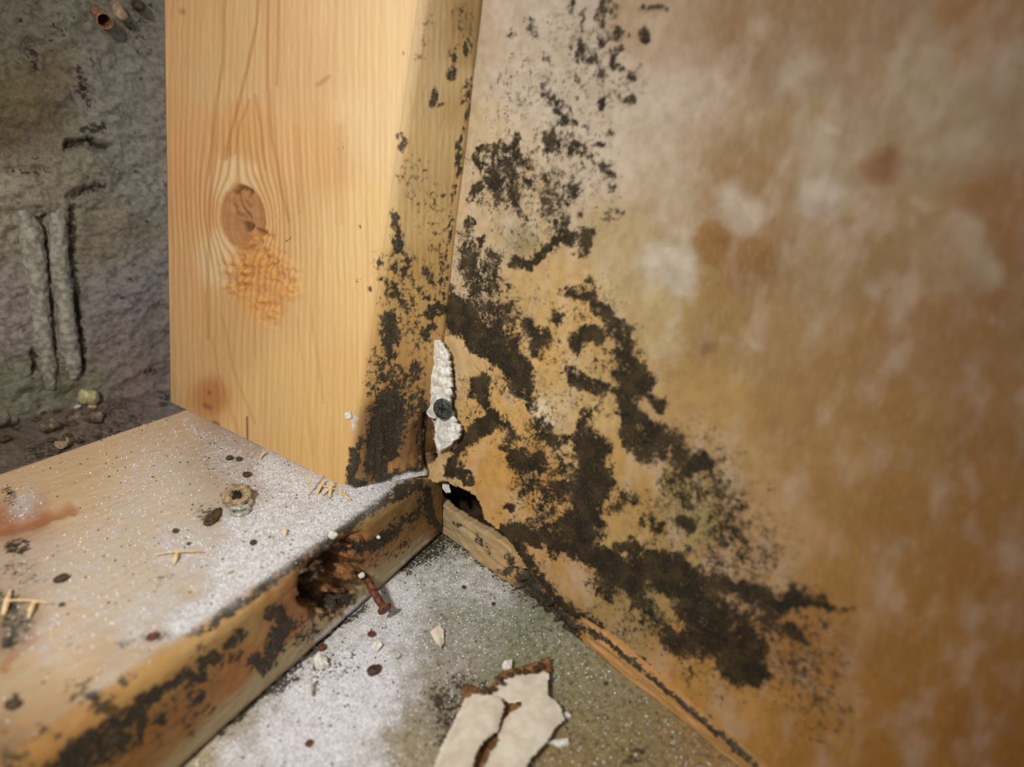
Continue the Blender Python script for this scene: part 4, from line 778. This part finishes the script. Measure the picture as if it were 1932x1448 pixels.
# white and pale chips
def flake(name, pts, z, mat, label, cat, group, thick=.35, tilt=.4, fn=None, seed=0):
    P3 = [np.array(fn(x, y, z)) if fn else unp(x, y, z) for x, y in pts]
    c = sum(P3) / len(P3)
    bm = bmesh.new(); ring0 = []
    pts3 = []
    n = len(P3)
    for i in range(n):
        a, b = P3[i], P3[(i + 1) % n]
        for t in (0, .33, .66):
            p = a * (1 - t) + b * t; p = c + (p - c) * (1 + .12 * (random.random() - .5)); pts3.append(p)
    def up(p, k): return Vector(p - c) * SC + Vector((0, 0, (k + tilt * math.sin((p[0] + p[1]) * .7 + seed)) * SC))
    tv = [bm.verts.new(up(p, thick / 2)) for p in pts3]; bv = [bm.verts.new(up(p, -thick / 2)) for p in pts3]
    tc = bm.verts.new(Vector((0, 0, (thick * .8) * SC))); bc = bm.verts.new(Vector((0, 0, -thick * .6 * SC)))
    m_ = len(tv)
    for i in range(m_):
        j = (i + 1) % m_
        bm.faces.new((tv[i], tv[j], tc)); bm.faces.new((bv[j], bv[i], bc)); bm.faces.new((tv[j], tv[i], bv[i], bv[j]))
    bmesh.ops.recalc_face_normals(bm, faces=bm.faces)
    me = bpy.data.meshes.new(name); bm.to_mesh(me); bm.free(); me.materials.append(mat)
    o = bpy.data.objects.new(name, me); COL.objects.link(o); o.location = Vector(c) * SC
    return tag(o, label, cat, group)
G_CH = 'pale chips on the floor'
flake('gypsum_chip', [(592, 1246), (603, 1238), (616, 1243), (620, 1254), (608, 1259), (595, 1256)], 1.0, M_WHITE, 'white gypsum chip on the floor against the rotten board', 'debris', G_CH, 1.2)
flake('gypsum_chip', [(580, 1306), (588, 1285), (592, 1296), (588, 1312)], 1.2, M_WHITE, 'cream pointed chip on the floor near the board', 'debris', G_CH, .6)
flake('gypsum_chip', [(812, 1196), (828, 1182), (837, 1192), (838, 1212), (832, 1224), (824, 1212)], .8, M_WPAPER, 'beige triangular flake lying alone on the floor', 'debris', G_CH, .4)
flake('gypsum_chip', [(947, 1258), (952, 1250), (966, 1248), (966, 1264), (958, 1263)], 1.6, M_WHITE, 'pale square chip touching the torn paper tip', 'debris', G_CH, .8)
flake('gypsum_chip', [(1032, 1402), (1050, 1397), (1072, 1394), (1074, 1403), (1056, 1407), (1045, 1403)], .9, M_WHITE, 'long white chip right of the torn paper', 'debris', G_CH, .6)
flake('gypsum_chip', [(1062, 1346), (1072, 1340), (1078, 1352), (1068, 1354)], .9, M_WHITE, 'small white chip at the right corner of the torn paper', 'debris', G_CH, .6)
flake('gypsum_chip', [(700, 1222), (712, 1212), (722, 1218), (712, 1228)], .7, M_WHITE, 'thin white flake below the black floor pellet', 'debris', G_CH, .3)
flake('gypsum_chip', [(740, 1232), (752, 1226), (756, 1240), (746, 1246)], .7, M_WHITE, 'pale square flake right of the olive floor pellet', 'debris', G_CH, .3)
flake('gypsum_chip', [(835, 912), (846, 917), (850, 925), (842, 926), (834, 920)], 20, M_WHITE, 'white gypsum chip hanging at the drywall bottom corner', 'debris', None, .9)
flake('gypsum_chip', [(652, 780), (660, 778), (665, 784), (658, 788), (651, 786)], 0, M_WHITE, 'white crumb stuck to the stud above the mouldy foot', 'debris', None, .7, .1, lambda x, y, z: near(proj(PS)[0], proj(PS)[1], PS, x, y) + np.array([-.5, -.4, 0]))

# slivers of pine
def sliver(a, b, wa, label, group='pine slivers', parent=None, name='wood_sliver'):
    a = np.asarray(a, float); b = np.asarray(b, float)
    mid = (a + b) / 2 + np.array([.1, .1, .25])
    V, Fc = tube([a, mid, b], [wa * .8, wa, wa * .4], 6, .3, 5, .5, 2)
    o = mkmesh(name, np.array(V) - a, Fc, M_SLIVER, smooth=False); o.location = Vector(a) * SC
    return tag(o, label, 'sliver', group)
sliver(on_plate(292, 1047, .4), on_plate(382, 1041, .7), .42, 'long pale sliver lying in the dust, middle of the board')
sliver(on_plate(333, 1045, .5), on_plate(329, 1064, .2), .5, 'short stub of wood crossing the long pale sliver')
sliver(on_plate(8, 1134, .4), on_plate(98, 1139, .5), .45, 'tan sliver at the left edge of the board')
sliver(on_plate(64, 1136, .5), on_plate(54, 1166, .3), .45, 'short sliver hanging off the left tan sliver')
sliver(on_plate(6, 1160, .3), on_plate(20, 1112, .3), .45, 'curved sliver at the far left of the board')
sliver(on_plate(583, 934, .3), np.array(on_plate(592, 920)) + [0, 0, 5.2], .42, 'tallest sliver standing up in front of the stud foot')
sliver(on_plate(598, 932, .3), on_plate(612, 905, 1.2), .5, 'sliver leaning right of the tallest one')
sliver(on_plate(608, 935, .3), on_plate(634, 915, .9), .45, 'sliver lying under the stud edge in white dust')
sliver(on_plate(622, 938, .3), on_plate(626, 908, 1.6), .4, 'thin upright sliver near the stud front corner')
sliver(on_plate(640, 928, .5), on_plate(662, 944, .3), .45, 'sliver lying at the stud front corner')
sliver(on_plate(600, 915, .8), on_plate(648, 930, .6), .4, 'sliver crossing the pile at the stud foot')
sliver(on_plate(490, 866, .3), on_plate(503, 850, .8), .4, 'small sliver under the stud lower edge, left of the pile')
sliver(on_plate(538, 1012, .3), on_plate(541, 998, .5), .3, 'tiny sliver in the dust near the rotten edge')
sliver(on_plate(425, 1085, .3), on_plate(440, 1078, .4), .28, 'tiny pale sliver low on the dusty board')

# clay ring with glassy crumbs
cr0 = on_plate(452, 950, 0)
cl_e = empty('clay_ring', cr0); tag(cl_e, 'small sandy clay ring standing in the dust on the board', 'debris')
def torus(c, Rr, r, axis, n=44, m=14, squash=1., rough=.25, gap=0.):
    axis = np.asarray(axis, float); axis /= np.linalg.norm(axis)
    a = np.cross(axis, [0, 0, 1.]) if abs(axis[2]) < .9 else np.array([1., 0, 0]); a /= np.linalg.norm(a); b = np.cross(axis, a)
    V = []; Fc = []
    for i in range(n):
        t = 2 * math.pi * i / n; d = a * math.cos(t) + b * math.sin(t) * squash
        for j in range(m):
            u = 2 * math.pi * j / m
            p = c + d * (Rr + r * math.cos(u)) + axis * r * math.sin(u)
            p = p + d * rough * r * (float(fbm(p[0] * 1.4, p[1] * 1.4, p[2] * 1.4)) - .5) * 2
            V.append(p)
    for i in range(n):
        for j in range(m):
            Fc.append((i * m + j, ((i + 1) % n) * m + j, ((i + 1) % n) * m + (j + 1) % m, i * m + (j + 1) % m))
    return V, Fc
tocam = CAM - cr0; tocam /= np.linalg.norm(tocam)
V, Fc = torus(np.zeros(3) + np.array([0.3, .9, 1.6]), 2.3, 1.2, tocam * .8 + np.array([0, 0, .35]), squash=.8, rough=.95)
mkmesh('ring', V, Fc, M_CLAY, cl_e)
V, Fc = torus(np.array([-.6, -1.2, .55]), 2.2, .55, [0, 0, 1], rough=.5)
M_GL = simple('greyish_glaze', (128, 126, 112), (186, 184, 172), 900, .25, .6, .4)
mkmesh('rim', V, Fc, M_GL, cl_e)
V, Fc = torus(np.array([-2.4, -3.2, .3]), 1.9, .5, [0, 0, 1], rough=.5)
mkmesh('rim', V, Fc, M_GL, cl_e)
lump('hollow_shade', cr0 + np.array([.9, 1.6, 1.3]), 1.9, simple('hollow_shade_dark', (28, 22, 16), (48, 38, 28), 500), .5, .2, 4, parent=cl_e)  # dark lump standing in for the shade inside the ring
# dark lump added to stand in for a groove left of the ring
lump('debris_pellet', on_plate(400, 977, .2), 1.5, M_PELLET, .35, .5, 77, 'dark plug standing in for a groove left of the clay ring', 'debris', 'dark pellets of debris', 2.2, 0.5)

# rusty nail in the rotten edge
na = hit(684, 1083, np.array([0, .5, 0]), np.array([0, 1., 0])); nb = hit(727, 1152, np.array([0, -9.5, 0]), np.array([0, 1., 0]))
print('nail', na, nb)
ne = empty('rusty_nail', na); tag(ne, 'rusty nail sticking out of the rotten board edge', 'nail')
dn_ = nb - na
V, Fc = tube([np.zeros(3), dn_ * .3 + [.1, 0, .2], dn_ * .65 + [-.1, 0, 0], dn_ * .93], [.75, .9, .95, .95], 16, .3, 8, 1, 5)
mkmesh('shank', V, Fc, M_RUST, ne)
V, Fc = tube([dn_ * .9, dn_ * .94, dn_ * .99, dn_ * 1.01], [1.0, 1.7, 1.65, .9], 20, .12, 4, 1, 6)
mkmesh('head', V, Fc, M_RUST, ne)
lump('gypsum_crumb', hit(683, 1086, np.array([0, -1.3, 0]), np.array([0, 1., 0])), .8, M_WHITE, .8, .5, 3, 'white crumb at the root of the rusty nail', 'debris')
lump('gypsum_crumb', hit(628, 1010, np.array([0, -.6, 0]), np.array([0, 1., 0])), .9, M_WHITE, .9, .5, 8, 'white crumb on the rotten edge, left of the nail', 'debris')
lump('gypsum_crumb', hit(714, 1014, np.array([0, -.9, 0]), np.array([0, 1., 0])), .45, M_WHITE, .9, .5, 9, 'tiny white crumb on the black patch of the board edge', 'debris')

# drywall screw in the torn gypsum patch
def chunk(x, y, h=0.):
    u = (FRt - FR) / (FRt - FR)[2]; nrm = np.cross(dd, u); nrm /= np.linalg.norm(nrm)
    if nrm @ nn < 0: nrm = -nrm
    return hit(x, y, FR + nn * .7, nrm) + nrm * np.asarray(h)[..., None] if np.ndim(h) else hit(x, y, FR + nn * (.7 + h), nrm)
gp1 = [(818, 640), (834, 643), (846, 664), (852, 700), (854, 735), (850, 765), (836, 782), (818, 792), (806, 782), (796, 766), (788, 744), (799, 720), (811, 692), (812, 662)]
gp2 = [(826, 788), (852, 776), (862, 792), (869, 804), (870, 822), (856, 836), (841, 848), (828, 852), (821, 830), (823, 800)]
for gi, poly in enumerate((gp1, gp2)):
    gx_ = np.arange(780, 880, 1.8); gy_ = np.arange(630, 860, 1.8); X, Y = np.meshgrid(gx_, gy_)
    hh = 1.7 * (fbm(X / 18, Y / 18, 3.) - .5) + .35 * (fbm(X / 5, Y / 5, 9.) - .5)
    cxm = 835 if gi == 0 else 850
    hh = hh - .02 * np.abs(X - cxm) + (.5 if gi == 0 else -.1)
    P = np.array([[chunk(a, b, float(h_)) for a, b, h_ in zip(r0, r1, r2)] for r0, r1, r2 in zip(X, Y, hh)])
    jx_ = X + 7 * (fbm(X / 6, Y / 6, 1.) - .5); jy_ = Y + 7 * (fbm(X / 6, Y / 6, 5.) - .5)
    o = gridmesh('gypsum_core', P, M_GYP, {'h': hh}, inpoly(jx_, jy_, poly), wall_right)
    o['label'] = 'exposed white gypsum where the paper is torn'
    m_ = o.modifiers.new('thick', 'SOLIDIFY'); m_.thickness = 1.2 * SC; m_.offset = 0
sp = chunk(840, 770, 1.0); k = ppu(sp)
ax = nn * 1.0 + np.array([.1, -.42, .12]); ax /= np.linalg.norm(ax)
se_ = empty('drywall_screw', sp); tag(se_, 'dark grey countersunk screw in the torn white gypsum', 'screw')
print('screw px/unit', k)
r = 20 / k
V, Fc = tube([ax * -3.2, ax * -.2, ax * .9, ax * 1.35, ax * 1.5], [r * .34, r * .45, r * .95, r, r * .8], 32, .03, 4)
mkmesh('head', V, Fc, M_SCREW, se_)
a_ = np.cross(ax, [0, 0, 1.]); a_ /= np.linalg.norm(a_); b_ = np.cross(ax, a_)
M_RECESS_SHADE = simple('recess_shade', (16, 14, 12), (34, 30, 26), 900)  # near-black colour imitates a shaded recess; the cross is solid
bm = bmesh.new()
for u, v in ((a_, b_), (b_, a_)):
    q_ = []
    for su_, sv_, sw_ in [(x, y, z) for x in (-1, 1) for y in (-1, 1) for z in (0, 1)]:
        q_.append(bm.verts.new(Vector((u * su_ * r * .42 * (.6 + .4 * sw_) + v * sv_ * r * .11 + ax * (1.0 + .56 * sw_))) * SC))
    for f in ((0, 1, 3, 2), (4, 6, 7, 5), (0, 4, 5, 1), (2, 3, 7, 6), (1, 5, 7, 3), (0, 2, 6, 4)): bm.faces.new([q_[i] for i in f])
me = bpy.data.meshes.new('cross_recess_shade'); bm.to_mesh(me); bm.free(); me.materials.append(M_RECESS_SHADE)
o = bpy.data.objects.new('cross_recess_shade', me); COL.objects.link(o); o.parent = se_
V, Fc = tube([ax * -3.0, ax * -7.0], [r * .33, r * .3], 14, .02, 4)
mkmesh('shank', V, Fc, M_SCREW, se_)

# ---- torn drywall paper on the floor
def sheet(name, poly, zf, mat, parent, thick=.3, step=2.6, jit=3):
    xs = [p[0] for p in poly]; ys = [p[1] for p in poly]
    gx = np.arange(min(xs) - 4, max(xs) + 5, step); gy = np.arange(min(ys) - 4, max(ys) + 5, step)
    X, Y = np.meshgrid(gx, gy)
    Z = zf(X, Y)
    d = np.stack([X - 966, Y - 724, 0 * X + F], -1) @ R
    t = (Z - CAM[2]) / d[..., 2]
    P = CAM + d * t[..., None]
    jx = X + jit * (fbm(X / 5, Y / 5, 3.) - .5) * 2; jy = Y + jit * (fbm(X / 5, Y / 5, 8.) - .5) * 2
    o = gridmesh(name, P - np.array(parent['o']), mat, {'h': Z}, inpoly(jx, jy, poly), parent)
    m_ = o.modifiers.new('thick', 'SOLIDIFY'); m_.thickness = thick * SC; m_.offset = 0
    return o
po = unp(930, 1380, 0)
pe = empty('torn_paper', po); pe['o'] = [float(v) for v in po]
tag(pe, 'torn scrap of cream and brown drywall paper on the floor', 'paper')
def tri(x0, x1, x): return np.clip((x - x0) / (x1 - x0), 0, 1)
kraft = [(795, 1500), (835, 1410), (862, 1345), (868, 1322), (870, 1300), (880, 1290), (900, 1296), (912, 1304), (922, 1300), (938, 1270), (960, 1262), (985, 1256), (1010, 1250), (1028, 1242), (1040, 1241), (1042, 1262), (1036, 1290), (1036, 1315), (1040, 1340), (1000, 1420), (950, 1500)]
sheet('brown_backing', kraft, lambda X, Y: 1.0 + .8 * fbm(X / 30, Y / 30) + .8 * tri(1290, 1240, Y), M_KRAFT, pe)['label'] = 'brown torn backing layer'
left = [(812, 1460), (830, 1410), (846, 1380), (868, 1336), (876, 1318), (892, 1310), (918, 1309), (944, 1316), (953, 1330), (946, 1356), (940, 1382), (918, 1396), (905, 1412), (893, 1440), (888, 1500), (800, 1500)]
sheet('cream_strip', left, lambda X, Y: 2.6 + 2.2 * np.sin(math.pi * np.clip((X - (1640 - Y) * .0 - 820 + (Y - 1448) * .5) / 95, 0, 1)) + .25 * fbm(X / 30, Y / 30), M_WPAPER, pe)['label'] = 'curled left strip of cream paper'
right = [(900, 1500), (912, 1450), (925, 1420), (942, 1398), (938, 1386), (948, 1362), (962, 1345), (984, 1332), (984, 1326), (955, 1327), (925, 1316), (912, 1308), (935, 1296), (955, 1278), (985, 1272), (1012, 1270), (1030, 1266), (1037, 1272), (1034, 1312), (1050, 1322), (1060, 1336), (1068, 1356), (1050, 1376), (1030, 1404), (1005, 1432), (985, 1465), (960, 1500)]
sheet('cream_strip', right, lambda X, Y: 2.0 + 1.1 * np.sin(math.pi * np.clip((X + (Y - 1448) * .55 - 900) / 110, 0, 1)) + .25 * fbm(X / 30, Y / 30, 4.) , M_WPAPER, pe)['label'] = 'broad right strip of cream paper'
for i, (x, y, r_) in enumerate([(990, 1268, 5), (962, 1274, 5), (948, 1290, 4), (1010, 1262, 5), (918, 1304, 7), (930, 1300, 5), (975, 1266, 4), (1020, 1256, 6), (940, 1280, 5)]):
    P0 = unp(x, y, 3.4); lump('dark_crumb', P0, r_ / ppu(P0), M_PELLET, .7, .6, i + 40, ['dark crumb third from the right on the torn paper edge', 'dark crumb in the middle dip of the torn paper edge', 'small dark crumb left of the middle on the torn paper edge', 'dark crumb second from the right on the torn paper edge', 'big dark crumb at the left root of the torn paper edge', 'dark crumb between the biggest one and the paper fold', 'tiny dark crumb on the highest part of the cream paper', 'dark crumb at the brown tip of the torn paper', 'dark crumb just above the paper fold'][i], 'debris', 'dark crumbs on the torn paper edge', 1.3, i)

# ---- hollow cases on the concrete wall and curled shells on the ledge
def cup(name, base, axis, L, r0, r1, mat, parent, n=32, open_frac=1., bend=None):
    axis = np.asarray(axis, float); axis /= np.linalg.norm(axis)
    a = np.cross(axis, [.2, .1, 1.]); a /= np.linalg.norm(a); b = np.cross(axis, a)
    prof = [(0, r0 * .4), (L * .05, r0 * .8), (L * .3, r0), (L * .7, (r0 + r1) / 2 * 1.05), (L, r1), (L * 1.02, r1 - .25), (L * .97, r1 - .5), (L * .6, (r0 + r1) / 2 - .5), (L * .25, r0 - .5), (L * .2, .05)]
    V = []; Fc = []; m_ = len(prof); nn_ = n if open_frac >= 1 else n + 1
    for i in range(nn_):
        t = 2 * math.pi * open_frac * i / n
        d = a * math.cos(t) + b * math.sin(t)
        for (h_, rr) in prof:
            p = base + axis * h_ + d * rr; p = p + d * .3 * (float(fbm(p[0] * .9, p[1] * .9, p[2] * .9)) - .5) * 2
            V.append(p)
    for i in range(n):
        i2 = (i + 1) % nn_
        for j in range(m_ - 1): Fc.append((i * m_ + j, i2 * m_ + j, i2 * m_ + j + 1, i * m_ + j + 1))
    return mkmesh(name, V, Fc, mat, parent)
P1 = onwall(180, 18, -1.)
c1 = empty('hollow_case', P1); tag(c1, 'round hollow brown case with its open mouth facing out, on the concrete wall', 'casing', 'hollow brown cases on the concrete wall')
v1 = onwall(192, 36, 0) ; tip = hit(198, 40, Lw + bns * 10, bns)
cup('shell', np.zeros(3), tip - P1, np.linalg.norm(tip - P1), 2.1, 2.5, simple('russet_casing', (110, 74, 48), (168, 124, 90), 500, .5, .5), c1)
P1 = onwall(218, 4, -1.)
c2 = empty('hollow_case', P1); tag(c2, 'paler closed case right beside the open-mouthed one on the concrete wall', 'casing', 'hollow brown cases on the concrete wall')
tip = hit(229, 30, Lw + bns * 9, bns)
V, Fc = tube([np.zeros(3), (tip - P1) * .5, (tip - P1) * .9, (tip - P1)], [1.5, 1.8, 1.9, .8], 20, .25, 6)
mkmesh('shell', V, Fc, simple('pale_casing', (150, 120, 88), (196, 170, 134), 500, .5, .4), c2)
P1 = onwall(262, 8, -1.); tip = hit(262, 12, Lw + bns * 8, bns)
c3 = empty('hollow_case', P1); tag(c3, 'dark case in the upper corner between wall and stud', 'casing', 'hollow brown cases on the concrete wall')
V, Fc = tube([np.zeros(3), (tip - P1) * .5, (tip - P1)], [1.6, 2.0, 1.0], 18, .3, 6)
mkmesh('shell', V, Fc, simple('dark_casing', (60, 46, 32), (104, 82, 58), 500, .6, .3), c3)

for i, (x, y, rp, ang, lab) in enumerate([(122, 798, 21, .3, 'largest curled brown shell on the ledge'), (163, 789, 18, -.2, 'curled brown shell right of the largest one'), (85, 812, 17, .9, 'orange brown shell at the lower left of the curled row'), (10, 800, 17, 1.4, 'round brown shell at the left end of the ledge'), (130, 834, 15, 2.2, 'greyish shell nearest the board rear edge')]):
    P0 = on_ledge(x, y, .9); r = rp / ppu(P0)
    e = empty('curled_shell', P0); tag(e, lab, 'shell', 'curled shells on the ledge')
    cup('shell', np.zeros(3), [math.cos(ang) * .7 - .3, math.sin(ang) * .4 - .5, .35], r * 1.1, r * .75, r * .95, M_SHELL if i != 4 else M_CLAY, e, 28, .62)
P0 = onwall(165, 748, 1.6); lump('yellow_crumb', P0, 17 / ppu(P0), M_RESIN, .9, .6, 5, 'lumpy yellowish crumb at the foot of the concrete wall', 'debris')
P0 = onwall(168, 766, 2.2); lump('yellow_crumb', P0, 9 / ppu(P0), M_RESIN, .8, .6, 6, 'smaller yellowish crumb below the lumpy one', 'debris')
P0 = onwall(143, 765, 2.); lump('gypsum_crumb', P0, 5 / ppu(P0), M_WHITE, .8, .6, 6, 'tiny white crumb on the ledge left of the yellow crumbs', 'debris')

# ---- loose grains nobody could count
def grains(name, P, prob, n, r0, r1, mat, label, seed, lift=.1, up=None):
    rg = np.random.default_rng(seed)
    p = prob.ravel() / prob.sum(); ii = rg.choice(len(p), n, p=p); B = P.reshape(-1, 3)[ii] + rg.normal(0, .25, (n, 3)) * np.array([1, 1, .1])
    o8 = np.array([[1, 0, 0], [-1, 0, 0], [0, 1, 0], [0, -1, 0], [0, 0, 1], [0, 0, -1]], float)
    f8 = np.array([[0, 2, 4], [2, 1, 4], [1, 3, 4], [3, 0, 4], [2, 0, 5], [1, 2, 5], [3, 1, 5], [0, 3, 5]])
    r = r0 + (r1 - r0) * rg.random(n) ** 3
    V = B[:, None, :] + (o8[None] * (1 + .5 * (rg.random((n, 6, 3)) - .5)) + .3 * (rg.random((n, 6, 3)) - .5)) * r[:, None, None]
    V[..., 2] += r[:, None] * .5 + lift
    Fc = (f8[None] + 6 * np.arange(n)[:, None, None]).reshape(-1, 3)
    o = mkmesh(name, V.reshape(-1, 3), Fc, mat, smooth=False)
    return tag(o, label, 'dust', None, 'stuff')
vis = (pxp > -100) & (pxp < 1932) & (pyp < 1600)
topm = (PP[..., 2] > H - .6) & vis & ~((pxp > 655) & (pyp < 900)) & (PP[..., 1] > .6)
# keep clear of the stud foot
ft2 = inpoly(PP[..., 0], PP[..., 1], [tuple(RL[:2]), tuple(FL[:2]), tuple(FR[:2]), (20, 0), (20, 110)])
grains('plaster_dust', PP, (np.clip(dpl, 0, 1) ** 1.5 + .015) * topm * ~ft2, 6500, .05, .24, M_DUST, 'white plaster dust scattered over the board', 3, .0)
visf = (pxf > 200) & (pxf < 1500) & (pyf > 980) & (pyf < 1600) & (PF[..., 1] < -1) & (((PF - A0) @ nn) > 1.5)
grains('plaster_dust', PF, (np.clip(df, 0, 1) ** 1.3 + .22) * visf, 9000, .05, .24, M_DUST, 'white plaster dust scattered over the concrete floor', 4, .0)
grains('dark_grit', PP, (.3 + np.clip(dpl, 0, 1)) * topm * ~ft2, 700, .08, .3, M_SAND, 'dark grit sprinkled on the board', 5, .0)
grains('dark_grit', PF, visf * (.4 + mf), 1500, .08, .3, M_SAND, 'dark grit sprinkled on the concrete floor', 6, .0)
